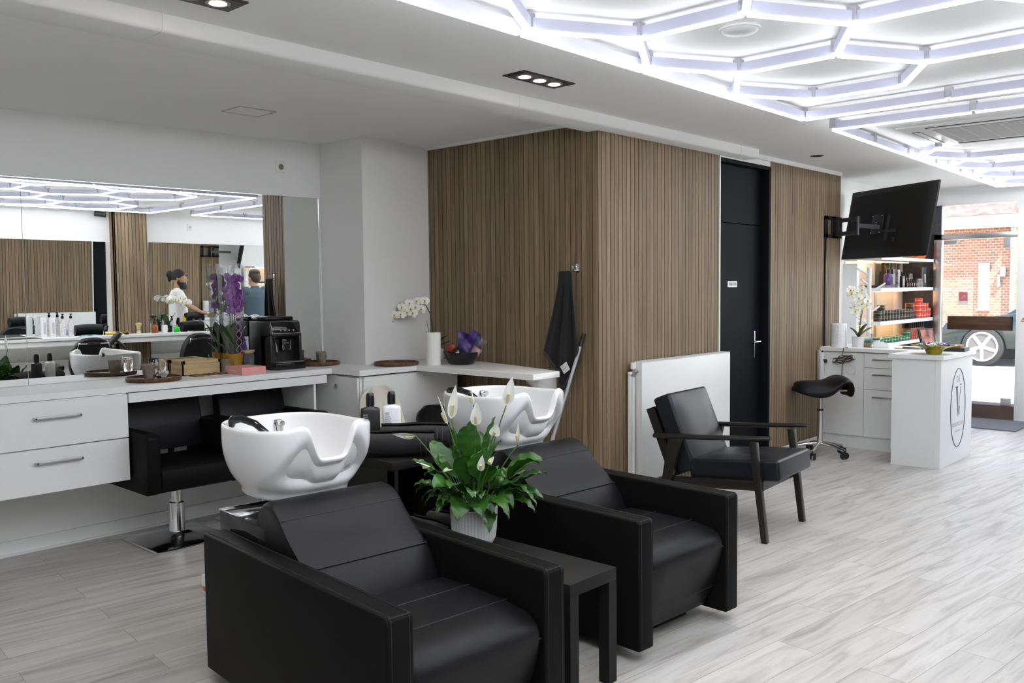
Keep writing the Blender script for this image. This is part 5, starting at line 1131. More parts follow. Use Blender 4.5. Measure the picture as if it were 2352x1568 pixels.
pack('small_carton', 'small black carton at the foot of the stepped bottle display', -3.57, 10.29, Z2, .08, .08, .13, DK, PG); pack('small_carton', 'black carton in the second row of the bottle display', -3.66, 10.40, Z2, .08, .12, .19, DK, PG)
b = MB(); b.box(-3.74, -3.625, 10.46, 10.90, Z2, Z2+.06); tag(b.build('display_step', BLK), 'black step under the second row of small bottles', 'riser')
t = thing('small_bottle', 'small black bottle with a red mark in the front row of the display', 'bottle', (-3.545, 10.40, Z2), 0, 'small bottles on the bottle shelf')
b = MB(); b.lathe([(0, 0), (.021, 0), (.022, .004), (.022, .062), (.009, .078), (.009, .095), (0, .096)], 16, cap=False); b.build('bottle_body', BLKG, t); b = MB(); b.box(.0214, .0226, -.009, .009, .015, .05); b.build('bottle_label', mat('label_pale', (.55, .45, .42), .5), t); b = MB(); b.box(.0226, .0232, -.006, .006, .02, .03); b.build('red_mark', mat('mark_red', (.5, .04, .02), .5), t)
for k in range(1, 5): dup(t, (-3.545, 10.40+.075*k, Z2), 0)
for k in range(5): dup(t, (-3.66, 10.47+.078*k, Z2+.06), 0, 'small black bottle with a red mark in the second row of the display')
t = thing('grey_vial', 'small grey vial in the vials at the far end of the display', 'bottle', (-3.545, 10.80, Z2), 0, 'grey vials on the bottle shelf'); b = MB(); b.lathe([(0, 0), (.022, 0), (.022, .07), (.018, .075), (.018, .10), (0, .10)], 16, cap=False); b.build('vial_body', mat('vial_grey', (.22, .19, .19), .3, var=.6, vscale=60), t)
for k, (x, y, z) in enumerate(((-3.545, 10.85, 0), (-3.545, 10.90, 0), (-3.66, 10.86, .06+.055), (-3.66, 10.9, .06))): dup(t, (x, y, Z2+z*(k != 2)+.06*(k == 2)))
b = MB(); b.box(-3.84, -3.745, 10.40, 10.86, Z2, Z2+.185); tag(b.build('display_box', DK), 'dark carton block behind the small bottles carrying the gold canisters', 'box')
t = thing('gold_canister', 'black and gold canister on top of the bottle display', 'canister', (-3.79, 10.46, Z2+.185), 0, 'gold canisters on the bottle shelf'); b = MB(); b.lathe([(0, 0), (.046, 0), (.046, .095), (.044, .1), (0, .1)], 22, cap=False); b.build('canister_body', mat('canister_gold', (.10, .06, .018), .3, .3, var=.8, vscale=24), t); b = MB(); b.lathe([(.047, .074), (.047, .1), (0, .1005)], 22, cap=False); b.build('canister_lid', TBK, t)
for k in range(1, 4): dup(t, (-3.79, 10.46+.11*k, Z2+.185), k)
t = thing('clipper_carton', 'tall black carton showing a silver hair clipper, at the far end of the shelf', 'box', (-3.60, 11.03, Z2)); b = MB(); b.box(-.05, .05, -.09, .09, 0, .235, .0015, 1); b.build('carton', DK, t); b = MB(); b.tube([(.051, -.02, .16), (.051, .0, .11), (.051, .02, .05)], [.02, .017, .012], 10, M=Matrix.Diagonal((1, 1, 1, 1))); b.build('clipper_picture', ALU, t)
t = thing('orange_vase', 'orange glass vase on the top shelf behind the television', 'vase', (-3.62, 11.02, 1.862)); b = MB(); b.lathe([(0, 0), (.06, 0), (.10, .04), (.115, .11), (.10, .19), (.05, .27), (.03, .31), (.035, .34), (.028, .34), (.022, .3), (0, .05)], 32, cap=False); b.build('vase_glass', mat('amber_glass', (.50, .09, .012), .05, coat=1, var=.7, vscale=7), t)
t = thing('red_dish', 'low red dish on the top shelf', 'dish', (-3.60, 10.72, 1.862)); b = MB(); b.lathe([(0, 0), (.05, 0), (.09, .03), (.085, .032), (.045, .008), (0, .008)], 28, cap=False); b.build('dish_glass', MATS['amber_glass'], t)
t = thing('window_ornament', 'dark hanging panel with yellow and red flowers in the transom window', 'ornament', (-3.58, YF-.06, 2.31)); b = MB(); b.box(-.12, .16, 0, .01, -.16, .18); b.build('dark_panel', MATS['dark_stone'], t); b = MB()
for z in (.07, -.03): b.ell((-.06, -.006, z), (.035, .01, .04), 10, 8)
b.build('yellow_flower', mat('flower_yellow', (.45, .42, .03), .5), t); b = MB(); b.ell((-.05, -.008, .02), (.035, .012, .04), 10, 8); b.build('red_flower', mat('flower_red', (.5, .06, .03), .5), t)

# ================================================================== OPPOSITE COUNTER (seen in the mirrors)
ZO = 1.01
b = MB(); b.box(-.03, XB-.035, 2.3, 5.03, ZO-.035, ZO, .0015, 1); b.box(-.03, .295, 5.03, 5.52, ZO-.035, ZO, .0015, 1); b.box(-.03, XB-.035, 5.52, 8.0, ZO-.035, ZO, .0015, 1)
tag(b.build('far_worktop', LAM), 'white worktop along the opposite wall, seen in the mirror', 'worktop')
b = MB(); b.box(-.01, .008, 2.4, 7.9, ZO-.10, ZO-.036); tag(b.build('far_apron', LAM), 'white apron board under the opposite worktop, seen in the mirror', 'board')
b = MB(); b.box(XB-.06, XB-.005, 2.3, 8.0, ZO-.34, ZO-.30); o = b.build('far_conduit', PAINT); tag(o, 'white conduit low on the wall under the opposite worktop', 'conduit')
def simple(name, label, cat, x, y, parts, rz=0, group='barber tools on the far worktop', z=ZO):
    t = thing(name, label, cat, (x-.08, y, z), rz, group)
    for pn, fn, m in parts: b = MB(); fn(b); b.build(pn, m, t)
    return t
for k, y in enumerate((4.10, 4.20)):
    simple('white_bottle', ('tall white lotion bottle, left of the pair seen in the mirror', 'tall white lotion bottle, right of the pair seen in the mirror')[k], 'bottle', .25, y, [('bottle_body', lambda b: b.lathe([(0, 0), (.035, 0), (.036, .24), (.033, .25), (0, .25)], 22, cap=False), GLOSSW), ('label_mark', lambda b: b.box(-.037, -.0355, -.012, .012, .05, .19), mat('mark_lilac', (.5, .48, .6), .5))])
for k, y in enumerate((4.33, 4.43)):
    simple('spray_bottle', ('clear speckled spray bottle with black pump beside the white bottles', 'clear speckled spray bottle with black pump nearest the tissue box')[k], 'bottle', .27, y, [('bottle_body', lambda b: b.lathe([(0, 0), (.036, 0), (.038, .15), (.016, .21), (.014, .23)], 22), mat('speckled_clear', (.72, .70, .70), .15, trans=.2, var=.25, vscale=60)), ('pump', lambda b: (b.lathe([(.016, .23), (.016, .262), (.006, .266), (.006, .28)], 14), b.box(-.03, .012, -.008, .008, .276, .29)), BLKG)])
simple('tissue_box', 'blue tissue box with a white tissue, seen in the mirror', 'tissue box', .27, 4.66, [('carton', lambda b: b.box(-.06, .06, -.13, .13, 0, .065, .003), mat('tissue_blue', (.25, .42, .48), .5, var=.8, vscale=12)), ('tissue', lambda b: b.grid(lambda u, v: ((v-.5)*.06+.02*math.sin(5*u), (u-.5)*.22, .065+.05*math.sin(PI*u)+.012*math.sin(9*u+4*v)), 10, 4, .004), GLOSSW)])
GOLDM = mat('brass_gold', (.62, .42, .12), .22, 1)
simple('hair_clipper', 'gold hair clipper lying beside the tissue box', 'clipper', .25, 4.93, [('clipper_body', lambda b: b.tube([(0, -.08, .025), (0, .0, .028), (0, .085, .02)], [.022, .026, .018], 12), GOLDM), ('blade', lambda b: b.box(-.02, .02, .08, .105, .01, .022), STEEL)], .3)
simple('clipper_stand', 'black clipper standing upright behind the gold clippers', 'clipper', .32, 4.88, [('clipper_body', lambda b: b.tube([(0, 0, 0), (0, .0, .07), (0, .02, .12)], [.024, .026, .02], 12), BLKG)])
simple('hair_trimmer', 'slim gold trimmer lying near the column', 'clipper', .22, 5.0, [('trimmer_body', lambda b: b.tube([(0, -.06, .018), (0, .06, .02)], [.014, .017], 12), GOLDM), ('blade', lambda b: b.box(-.014, .014, -.08, -.058, .01, .02), STEEL)], 1.2)
simple('wax_tin', 'small black wax tin with a gold lid at the foot of the column', 'tin', .20, 5.10, [('tin_body', lambda b: b.lathe([(0, 0), (.03, 0), (.03, .025), (0, .025)], 18, cap=False), BLKG), ('lid', lambda b: b.lathe([(.031, .025), (.031, .038), (0, .038)], 18, cap=False), GOLDM)])
simple('shaving_brush', 'shaving brush with pale bristles in front of the slatted column', 'brush', .22, 5.27, [('brush_handle', lambda b: b.lathe([(0, 0), (.026, 0), (.028, .02), (.02, .04), (.024, .06), (.02, .075)], 20), mat('ivory', (.62, .48, .30), .4)), ('bristles', lambda b: b.lathe([(.018, .075), (.028, .10), (.042, .135), (.038, .145), (0, .15)], 20, cap=False), mat('bristle', (.50, .42, .20), .9, bump=.6, bscale=200)), ('ring', lambda b: b.lathe([(.0245, .05), (.0245, .056)], 20), BLK)])
simple('amber_sprayer', 'amber spray bottle with black trigger in front of the slatted column', 'bottle', .24, 5.50, [('bottle_body', lambda b: b.lathe([(0, 0), (.042, 0), (.044, .005), (.044, .09), (.036, .105), (.018, .115), (.016, .13)], 24), mat('amber_brown', (.22, .06, .008), .12)), ('trigger_head', lambda b: (b.lathe([(.02, .125), (.02, .15), (.012, .155), (.012, .21)], 14), b.box(-.02, .02, -.055, .02, .21, .24, .006), b.tube([(0, -.03, .215), (0, -.045, .18), (0, -.06, .165)], [.006, .005, .004], 6)), BLK)])
simple('white_cup', 'plain white cup beside the amber spray bottle', 'cup', .25, 5.64, [('cup', lambda b: b.lathe([(0, 0), (.036, 0), (.042, .05), (.038, .105), (.034, .105), (.036, .05), (0, .01)], 24, cap=False), GLOSSW)])
simple('aftershave_bottle', 'green aftershave bottle with silver cap on the far worktop', 'bottle', .22, 5.80, [('bottle_body', lambda b: b.lathe([(0, 0), (.04, 0), (.041, .055), (.034, .07), (.014, .078)], 22), mat('liquid_green', (.02, .42, .03), .1)), ('bottle_cap', lambda b: b.lathe([(.015, .076), (.015, .105), (0, .106)], 16, cap=False), CHROME)])
simple('pump_bottle', 'clear pump bottle behind the green aftershave', 'bottle', .34, 5.79, [('bottle_body', lambda b: b.lathe([(0, 0), (.03, 0), (.03, .13), (.014, .15), (.014, .165)], 18), mat('speckled_clear')), ('pump', lambda b: (b.lathe([(.016, .16), (.016, .19), (.006, .19), (.006, .215)], 12), b.box(-.012, .03, -.008, .008, .21, .225)), BLKG)])
simple('comb_jar', 'dark jar of combs beside the green aftershave', 'jar', .24, 5.92, [('jar_body', lambda b: b.lathe([(0, 0), (.04, 0), (.04, .08), (.035, .08), (.035, .01)], 20), BLKG), ('combs', lambda b: [b.box(x-.004, x+.004, y-.012, y+.012, .02, .16+.03*k) for k, (x, y) in enumerate(((-.015, -.01), (.0, .012), (.015, 0)))], mat('comb_yellow', (.55, .38, .02), .4))])
simple('clipper_dock', 'black charging dock with clippers on the far worktop', 'charging dock', .26, 6.12, [('dock', lambda b: b.box(-.06, .06, -.10, .10, 0, .03, .006), BLK), ('clippers', lambda b: [b.tube([(0, y, .03), (.0, y, .12), (.015, y, .17)], [.022, .025, .018], 12) for y in (-.05, .05)], BLKG)])
simple('tool_mat', 'black tool mat with combs and scissors on the far worktop', 'tool mat', .22, 6.55, [('mat_sheet', lambda b: b.box(-.12, .12, -.26, .26, 0, .006), BLKM), ('comb', lambda b: (b.box(-.05, .06, -.2, -.18, .006, .012), b.box(-.08, .0, .02, .16, .006, .012)), RUBBER), ('scissors', lambda b: (b.tube([(0, -.1, .01), (.05, .1, .014)], .005, 6), b.tube([(.05, -.1, .01), (0, .1, .014)], .005, 6)), mat('brass_gold'))])
simple('flat_mat', 'black rubber mat at the left end of the far worktop, seen in the mirror', 'mat', .22, 3.80, [('mat_sheet', lambda b: b.box(-.14, .14, -.22, .22, 0, .006), BLKM)])
simple('white_basket', 'white handled basket on the far worktop behind the wrapped orchid', 'basket', .30, 7.05, [('basket_body', lambda b: b.loft([[(sx*k, sy*k*1.4, z) for sx, sy in ((-1, -1), (1, -1), (1, 1), (-1, 1))] for k, z in ((.085, 0), (.10, .13))]), GLOSSW), ('basket_handle', lambda b: b.tube([(0, .13*math.cos(a), .13+.07*math.sin(a)) for a in [PI*i/12 for i in range(13)]], .006, 6), GLOSSW)])
simple('white_canister', 'white paper canister beside the basket on the far worktop', 'canister', .34, 6.86, [('canister_body', lambda b: b.lathe([(0, 0), (.05, 0), (.05, .2), (0, .2)], 22, cap=False), GLOSSW)])
t = thing('white_orchid', 'white orchid leaning out beside the slatted column, seen in the mirror', 'plant', (.27, 5.74, ZO))
b = MB(); b.lathe([(0, 0), (.05, 0), (.058, .09), (.052, .09), (.048, .01)], 24); b.build('plant_pot', BLKG, t)
st = [(0, 0, .08), (.0, -.02, .25), (-.02, .0, .40), (-.05, .08, .475), (-.06, .2, .45), (-.06, .30, .40)]
b = MB(); b.tube(st, .004, 6); b.build('flower_spike', STEMD, t)
for i in range(12):
    random.seed(70+i); u = i/11; orchid_flower((-.07+random.uniform(-.02, .02), .0+.28*u, .46-.05*u+random.uniform(-.035, .035)), (-1, random.uniform(-.4, .4), random.uniform(-.1, .3)), .048, PETW, t, roll=random.uniform(-.5, .5))
b = MB(); broad_leaf(b, (0, 0, .08), (-.2, .3, 1), .22, .04, .03); broad_leaf(b, (0, 0, .08), (-.2, -.3, 1), .2, .04, .03); b.build('leaves', GREEND, t)
# hair dryer in its holder under the far worktop
t = thing('hair_dryer', 'black hair dryer hanging from the edge of the far worktop', 'hair dryer', (-.06, 4.84, .93))
b = MB(); b.tube([(-.02, -.12, -.07), (-.02, -.06, -.03), (-.02, .06, .09), (-.02, .08, .115)], [.026, .036, .040, .036], 16); b.build('barrel', BLK, t)
b = MB(); b.tube([(-.02, .02, .03), (-.02, .12, -.05), (-.02, .16, -.12)], [.020, .018, .015], 12); b.build('handle', BLK, t)
b = MB(); b.tube([(-.02, .16, -.12), (-.0, .18, -.25), (.05, .1, -.45), (.1, .05, -.8)], .005, 6); b.build('cord', RUBBER, t)
b = MB(); b.tube([(.05, -.03, .03), (-.0, -.05, .0), (-.03, -.05, -.06)], .006, 8); b.build('holder', CHROME, t)
# barber chairs
def barber_chair(loc, rz, label):
    t = thing('barber_chair', label, 'barber chair', loc, rz, 'barber chairs at the far worktop')
    b = MB(); b.lathe([(0, 0), (.33, 0), (.33, .015), (.28, .03), (.06, .05), (.055, .30), (0, .30)], 36, cap=False); b.build('round_base', CHROME, t)
    b = MB(); b.box(-.27, .27, -.26, .26, .36, .52, .04, 4); b.build('seat', LEATH, t)
    for s in (-1, 1):
        b = MB(); b.box(-.24, .24, s*.31-.035, s*.31+.035, .66, .72, .02, 3); b.build('arm_pad', LEATH, t)
        b = MB(); b.tube([(.22, s*.31, .66), (.24, s*.31, .5), (.2, s*.29, .40), (-.2, s*.29, .40), (-.24, s*.31, .5), (-.22, s*.31, .66)], .014, 10); b.build('arm_frame', CHROME, t)
    b = MB(); n = 36
    out = [((.255*abs(math.cos(a))**.7*(1 if math.cos(a) > 0 else -1))*(1+.15*(math.sin(a) < 0)*0), .31*math.sin(a) if math.sin(a) > 0 else .25*math.sin(a)) for a in [2*PI*k/n for k in range(n)]]
    b.prism([(y, .77+z) for y, z in out], 0, -.30, -.20, .03, 3, M=Matrix.Rotation(-.14, 4, 'Y')); b.build('backrest', LEATH, t)
    b = MB(); b.loft([[(-.225+.05*math.cos(a), y, 1.13+.065*math.sin(a)-(.5*y*y)) for a in [2*PI*k/14 for k in range(14)]] for y in (-.15, -.13, -.06, 0, .06, .13, .15)]); b.build('headrest', LEATH, t)
    b = MB(); b.tube([(-.36, -.22, .50), (-.40, -.22, .80), (-.43, -.16, .97), (-.43, .16, .97), (-.40, .22, .80), (-.36, .22, .50)], .012, 10); b.build('back_handle', CHROME, t)
    b = MB(); b.cyl((-.43, -.07, .97), (-.43, .07, .97), .019, 12); b.build('handle_grip', RUBBER, t)
    b = MB(); b.box(.28, .52, -.18, .18, .14, .17, .01); b.cyl((.27, -.1, .4), (.4, -.1, .16), .012); b.cyl((.27, .1, .4), (.4, .1, .16), .012); b.build('footrest', STEEL, t); return t
bc = barber_chair((-.45, 6.78, 0), math.radians(4), 'black barber chair in front of the mirror right of the column')
dup(bc, (-.56, 5.52, 0), math.radians(-6), 'black barber chair with chrome handle below the slatted column, seen in the mirror')
dup(bc, (-.48, 4.32, 0), math.radians(8), 'black barber chair in front of the mirror left of the column')
# ================================================================== PEOPLE
def figure(fn, name, m, parent, voxel=.011, smooth=4, mats=None):
    """overlapping volumes fused into one continuous skin"""
    b = MB(); fn(b); o = b.build(name+'_raw', m)
    r = o.modifiers.new('r', 'REMESH'); r.mode = 'VOXEL'; r.voxel_size = voxel
    s = o.modifiers.new('s', 'SMOOTH'); s.factor = .5; s.iterations = smooth
    bpy.context.view_layer.update(); me = bpy.data.meshes.new_from_object(o.evaluated_get(bpy.context.evaluated_depsgraph_get())); bpy.data.objects.remove(o)
    me.materials.clear(); me.materials.append(m); me.name = name; me.polygons.foreach_set('use_smooth', [True]*len(me.polygons))
    ob = bpy.data.objects.new(name, me); C.objects.link(ob)
    if parent: ob.parent = parent
    return ob
def person(label, loc, rz, H, skin, hair, shirt, trousers, arms, style, head_turn=0, extras=None, sleeve=.55):
    """local frame: faces +x, left is +y. arms: for each side elbow and wrist and finger direction"""
    t = thing('person', label, 'person', loc, rz); k = H/1.80
    V = lambda *p: Vector(p)*k
    hd = V(.02, 0, 1.655); HT = Matrix.Translation(hd) @ RZ(head_turn)
    def hp(x, y, z): return HT @ (Vector((x, y, z))*k)
    sh = {s: V(-.01, s*.185, 1.44) for s in (-1, 1)}
    def hand(b, w, d, up):
        d = Vector(d).normalized(); up = (Vector(up)-d*Vector(up).dot(d)).normalized(); sd = up.cross(d)
        b.tube([w, w+d*.035*k, w+d*.085*k], [.026*k, .030*k, .034*k], 10, M=None)
        for i, (o, L) in enumerate(((-.028, .070), (-.009, .080), (.010, .074), (.028, .058))):
            p = w+d*.082*k+sd*o*k; b.tube([p, p+d*L*.5*k-up*.006*k, p+d*L*.85*k-up*.028*k, p+d*L*.9*k-up*.042*k], [.0098*k, .0094*k, .0086*k, .007*k], 8)
        p = w+d*.03*k-sd*.024*k; b.tube([p, p+d*.03*k-sd*.026*k, p+d*.06*k-sd*.034*k-up*.012*k], [.013*k, .0115*k, .0085*k], 8)
    def body(b):
        b.ell(hd+Vector((-.012*k, 0, .03*k)), (.100*k, .078*k, .112*k), 24, 16, None)
        b.loft([[hp(x+rx*math.cos(a), ry*math.sin(a), z) for a in [2*PI*i/20 for i in range(20)]] for z, x, rx, ry in ((-.125, .055, .03, .03), (-.11, .045, .055, .050), (-.06, .030, .075, .062), (0, .015, .088, .072), (.05, .01, .085, .07))])
        b.tube([hp(.088, 0, .035), hp(.104, 0, .01), hp(.122, 0, -.022), hp(.10, 0, -.032)], [.010*k, .012*k, .0165*k, .012*k], 10)
        for s in (-1, 1):
            b.ell(hp(.078, s*.032, .026), (.016*k, .018*k, .012*k), 10, 8); b.ell(hp(-.005, s*.082, -.005), (.022*k, .012*k, .034*k), 10, 8); b.ell(hp(.07, s*.032, .048), (.02*k, .026*k, .010*k), 10, 8); b.ell(hp(.06, s*.045, -.03), (.022*k, .02*k, .02*k), 8, 6)
        b.ell(hp(.098, 0, -.058), (.013*k, .024*k, .007*k), 10, 8); b.ell(hp(.096, 0, -.072), (.012*k, .02*k, .007*k), 10, 8)
        b.tube([hd+V(-.02, 0, -.06), V(-.01, 0, 1.50), V(-.02, 0, 1.42)], [.056*k, .06*k, .085*k], 16)
        b.loft([[Vector((x+rx*math.cos(a), ry*math.sin(a), z))*k for a in [2*PI*i/24 for i in range(24)]] for z, x, rx, ry in ((.86, -.01, .105, .155), (.95, -.01, .115, .17), (1.05, 0, .105, .152), (1.2, .0, .115, .168), (1.34, -.005, .118, .182), (1.43, -.015, .09, .165), (1.475, -.015, .06, .08))])
        for s in (-1, 1):
            e, w = V(*arms[s][0]), V(*arms[s][1]); b.ell(sh[s], (.066*k, .066*k, .07*k), 14, 10)
            b.tube([sh[s]+V(0, -s*.03, .01), sh[s]*.6+e*.4, e], [.060*k, .050*k, .041*k], 14); b.tube([e, e*.65+w*.35, w], [.042*k, .040*k, .027*k], 14); b.ell(e, (.042*k,)*3, 12, 8)
            hand(b, w, arms[s][2], arms[s][3])
            b.tube([V(-.0, s*.088, .90), V(.02, s*.095, .50), V(-.01, s*.10, .08)], [.088*k, .058*k, .042*k], 16); b.tube([V(-.05, s*.10, .05), V(.05, s*.105, .045), V(.16, s*.115, .03)], [.042*k, .040*k, .03*k], 12)
    figure(body, 'body', skin, t)
    def top(b):
        b.loft([[Vector((x+(rx+.018)*math.cos(a), (ry+.018)*math.sin(a), z))*k for a in [2*PI*i/28 for i in range(28)]] for z, x, rx, ry in ((.84, -.01, .118, .165), (.95, -.01, .122, .175), (1.05, 0, .122, .17), (1.2, .0, .122, .175), (1.34, -.005, .12, .186), (1.43, -.015, .092, .170), (1.487, -.015, .060, .078))])
        for s in (-1, 1):
            e = V(*arms[s][0]); b.ell(sh[s], (.079*k, .079*k, .082*k), 14, 10); q = sh[s]*(1-sleeve)+e*sleeve; b.tube([sh[s]+V(0, -s*.04, .01), sh[s]*.6+q*.4, q], [.074*k, .072*k, .068*k], 16)
        if style == 'polo': b.lathe([(.066*k, 1.468*k), (.075*k, 1.50*k), (.068*k, 1.53*k)], 20, T(-.012*k, 0, 0))
    figure(top, 'shirt', shirt, t, .012, 3)
    def legs(b):
        b.loft([[Vector((x+rx*math.cos(a), ry*math.sin(a), z))*k for a in [2*PI*i/24 for i in range(24)]] for z, x, rx, ry in ((.80, -.01, .12, .172), (.9, -.01, .126, .178), (.99, -.005, .122, .172))])
        for s in (-1, 1): b.tube([V(0, s*.088, .92), V(.02, s*.095, .50), V(-.01, s*.10, .06)], [.102*k, .077*k, .064*k], 16)
    figure(legs, 'trousers', trousers, t, .013, 3)
    for s in (-1, 1):
        b = MB(); b.loft([[Vector((x+rx*math.cos(a), s*.105+ry*math.sin(a), z))*k for a in [2*PI*i/20 for i in range(20)]] for z, x, rx, ry in ((0, .05, .145, .052), (.02, .05, .15, .055), (.06, .03, .125, .052), (.10, -.02, .068, .052))]); b.build('shoe', BLKM, t)
    def hr(b):
        n = 26; rings = []
        for i in range(12):
            ph = PI*i/11*.62; R = []
            for j in range(n):
                a = 2*PI*j/n; fr = max(0, math.cos(a)); p2 = ph*(1-.42*fr**1.2)
                R.append(hp(-.014+.112*math.sin(p2)*math.cos(a)*1.0, .088*math.sin(p2)*math.sin(a), .030+.125*math.cos(p2)))
            rings.append(R)
        b.loft(rings, cap=True)
        if style == 'bun': b.ell(hp(-.145, 0, .065), (.052*k, .052*k, .058*k), 16, 12); b.ell(hp(-.15, .01, .0), (.03*k, .04*k, .05*k), 12, 10)
        else: b.ell(hp(-.02, 0, .105), (.105*k, .085*k, .055*k), 18, 12); b.ell(hp(-.06, 0, .02), (.075*k, .084*k, .10*k), 18, 12)
    figure(hr, 'hair', hair, t, .008, 2)
    if style == 'bun':
        def bd(b):
            b.loft([[hp(x+rx*math.cos(a), ry*math.sin(a), z) for a in [2*PI*i/20 for i in range(20)]] for z, x, rx, ry in ((-.165, .06, .03, .03), (-.15, .055, .055, .05), (-.11, .045, .068, .064), (-.075, .03, .080, .075), (-.05, .02, .076, .078))])
            for s in (-1, 1): b.tube([hp(.10, s*.012, -.046), hp(.085, s*.035, -.058)], [.010*k, .009*k], 8); b.tube([hp(.0, s*.077, .03), hp(.012, s*.077, -.06)], [.010*k, .014*k], 8)
        figure(bd, 'beard', hair, t, .007, 2)
    b = MB()
    for s in (-1, 1): b.ell(hp(.0865, s*.032, .026), (.0085*k, .0125*k, .0075*k), 10, 8)
    ey = b.build('eyes', GLOSSW, t)
    b = MB()
    for s in (-1, 1): b.ell(hp(.094, s*.032, .026), (.003*k, .0055*k, .0058*k), 10, 8)
    b.build('pupils', BLKG, ey)
    b = MB()
    for s in (-1, 1): b.tube([hp(.092, s*.015, .052), hp(.09, s*.035, .057), hp(.076, s*.055, .05)], [.0045*k, .005*k, .003*k], 6)
    b.build('eyebrows', hair, t)
    return t
# he leans one hand on the headrest of the barber chair and looks along the room towards the street
person('bearded person with a hair bun in a white T-shirt leaning on a barber chair', (-1.14, 6.74, 0), math.radians(62), 1.84, SKIN, HAIRB, TSHIRT, DENIM,
       {1: ((.06, .25, 1.16), (.15, .21, .92), (.3, -.1, -1), (1, 0, .3)), -1: ((.17, -.28, 1.25), (.33, -.36, 1.165), (.9, -.25, -.12), (0, 0, 1))}, 'bun', math.radians(-12))
# seen from behind in the mirror, his elbow is just inside the right edge of the picture
person('person with short brown hair in a blue-grey polo shirt, seen from behind in the mirror', (-1.44, 8.28, 0), math.radians(188), 1.84, SKINP, HAIRN, POLO, DENIM,
       {1: ((.10, .25, 1.14), (.30, .12, 1.22), (.6, -.5, .3), (0, 0, 1)), -1: ((.12, -.27, 1.14), (.31, -.12, 1.20), (.6, .5, .3), (0, 0, 1))}, 'polo', 0, sleeve=.8)

# ================================================================== STREET
b = MB(); b.box(-30, 25, YF+.1, 13.4, -.10, -.02); struct(b.build('pavement', brick_mat('paving', (.32, .30, .28), (.38, .36, .33), (.2, .19, .18), 3)))
b = MB(); b.loft([[(x, 13.4, -.05), (x, 15, .08), (x, 19.6, .16), (x, 19.6, -.2), (x, 13.4, -.2)] for x in (-60, 50)]); struct(b.build('road', mat('asphalt', (.30, .29, .28), .85, bump=.4, bscale=60)))
b = MB(); b.box(-60, 50, 19.6, 21.5, -.14, .22); struct(b.build('far_pavement', MATS['paving']))
BRK = brick_mat('red_brick', (.36, .15, .09), (.27, .105, .06), (.42, .38, .33), 4.4, (PI/2, 0, 0), ms=.022)
t = thing('brick_house', 'red brick house across the street with a white framed window and tiled roof', 'house', (-7.4, 21.4, 0)); M = T(7.4, -21.4, 0)
b = MB(M); b.box(-9.6, -5.72, 21.4, 26, 0, 3.05); b.box(-5.54, -5.05, 21.4, 26, 0, 3.05); b.box(-5.72, -5.54, 21.4, 26, 0, 1.05); b.box(-5.72, -5.54, 21.4, 26, 2.0, 3.05); b.build('brick_wall', BRK, t)
b = MB(M); b.box(-9.7, -5.0, 21.1, 21.6, 2.78, 3.05); b.build('gutter', GLOSSW, t)
b = MB(M); b.prism([(21.0, 3.05), (26.2, 3.05), (26.2, 7.6), (25.8, 7.6)], 0, -9.7, -5.0); b.build('roof', mat('roof_tiles', (.10, .075, .07), .7, var=.4, vscale=9), t)
for x in (-5.95, -5.45): b = MB(M); b.prism([(21.5, 3.62), (22.6, 4.63), (22.55, 4.70), (21.45, 3.69)], 0, x, x+.30); b.build('roof_light', mat('roof_glass', (.55, .65, .75), .1), t)
b = MB(M); b.box(-5.735, -5.525, 21.34, 21.42, 1.03, 2.02); w = b.build('window', GLOSSW, t)
b = MB(M); b.box(-5.69, -5.57, 21.33, 21.345, 1.08, 1.97); b.build('pane', mat('dark_pane', (.25, .28, .32), .1), w)
b = MB(M); b.box(-5.76, -5.50, 21.28, 21.42, .98, 1.03); b.build('window_sill', mat('sill_stone', (.3, .3, .3), .7), t)
b = MB(M); b.cyl((-5.06, 21.33, 0), (-5.06, 21.33, 2.9), .05, 12); b.build('drainpipe', mat('pipe_green', (.30, .42, .40), .5), t)
b = MB(M); b.box(-5.30, -5.2, 21.33, 21.4, 1.72, 1.92); b.box(-5.36, -5.30, 21.33, 21.4, 1.5, 1.75); b.build('wall_lamp', ALU, t)
t = thing('neighbour_house', 'white rendered house with a brick base across the street', 'house', (-2, 21.9, 0)); M = T(2, -21.9, 0)
b = MB(M); b.box(-5.0, 4, 21.9, 26, 1.92, 7); b.build('white_wall', mat('render_white', (.85, .84, .82), .8), t)
b = MB(M); b.box(-5.0, 4, 21.85, 26, 0, 1.92); b.build('brick_base', brick_mat('brown_brick', (.17, .10, .08), (.13, .075, .06), (.25, .23, .21), 4.4, (PI/2, 0, 0)), t)
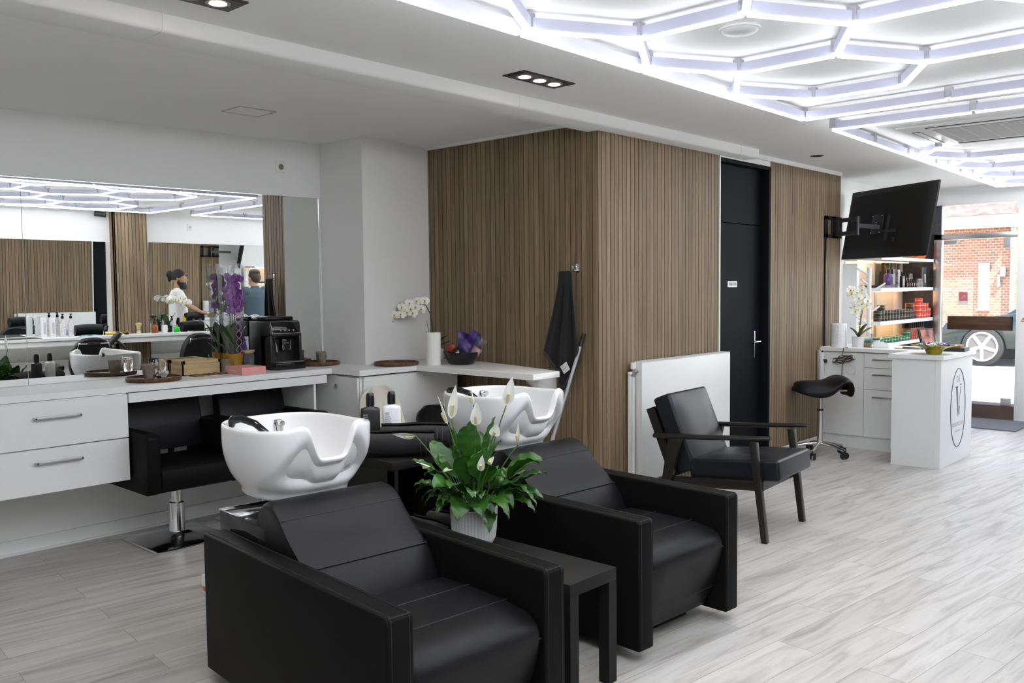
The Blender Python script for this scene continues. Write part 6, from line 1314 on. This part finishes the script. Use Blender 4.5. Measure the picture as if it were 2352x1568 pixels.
# parked car
t = thing('car', 'dark green car passing on the sunlit street outside', 'car', (-3.2, 17.9, .13)); PAINTC = mat('car_paint', (.004, .012, .013), .25, coat=.3)
M = T(-0, 0, 0)
def side(k): return [(-1.95, .30), (-2.02, .55), (-1.9, .78), (-1.2, .90), (-.62, 1.28), (.55, 1.32), (1.25, 1.02), (1.95, .92), (2.08, .6), (2.0, .30)]
def arch(cx, r=.37): return [(cx+r*math.cos(a), .30+r*math.sin(a)) for a in [PI*i/10 for i in range(11)]]
pr = [(-1.95, .28), (-2.05, .52), (-1.92, .74), (-1.05, .88), (-.45, 1.0)] + [(.9, 1.0), (1.35, .98), (2.0, .90), (2.1, .55), (2.05, .28)] + arch(1.25) + arch(-1.30)
b = MB(); b.prism(pr, 1, -.82, .82, .03, 2); b.build('car_body', PAINTC, t)
b = MB(); b.prism([(-1.0, .88), (-.35, 1.30), (.55, 1.33), (1.35, .97)], 1, -.70, .70, .05, 3); b.build('cabin_glass', mat('car_glass', (.02, .025, .03), .05), t)
b = MB(); b.prism([(-.40, 1.285), (-.30, 1.345), (.5, 1.365), (.62, 1.32)], 1, -.66, .66, .02, 2); b.build('car_roof', PAINTC, t)
for cx in (-1.30, 1.25):
    for s in (-1, 1):
        b = MB(); b.tube([(cx, s*.70, .33), (cx, s*.72, .33), (cx, s*.84, .33), (cx, s*.85, .33)], [.30, .335, .335, .30], 32); wh = b.build('wheel', RUBBER, t)
        b = MB(); b.tube([(cx, s*.845, .33), (cx, s*.86, .33)], [.25, .245], 32); b.build('rim_dish', mat('rim_dark', (.10, .09, .09), .4), wh)
        b = MB()
        for q in range(5): a = 2*PI*q/5+.3; b.box(.03, .25, s*.855-.012, s*.855+.018, -.028, .028, .004, M=T(cx, 0, .33) @ Matrix.Rotation(a, 4, 'Y'))
        b.tube([(cx, s*.85, .33), (cx, s*.875, .33)], [.06, .05], 16); ring = [(cx+.245*math.cos(a), s*.86, .33+.245*math.sin(a)) for a in [2*PI*i/36 for i in range(37)]]; b.tube(ring, .016, 8, cap=False); b.build('alloy_spokes', mat('alloy', (.72, .70, .68), .3, .4), wh)
b = MB(); b.box(-2.06, -2.0, -.7, .7, .34, .48, .01); b.build('bumper', BLKM, t)
b = MB()
for s in (-1, 1): b.box(-1.98, -1.80, s*.62-.12, s*.62+.12, .60, .70, .02)
b.build('headlight', mat('lamp_clear', (.8, .82, .85), .1), t)
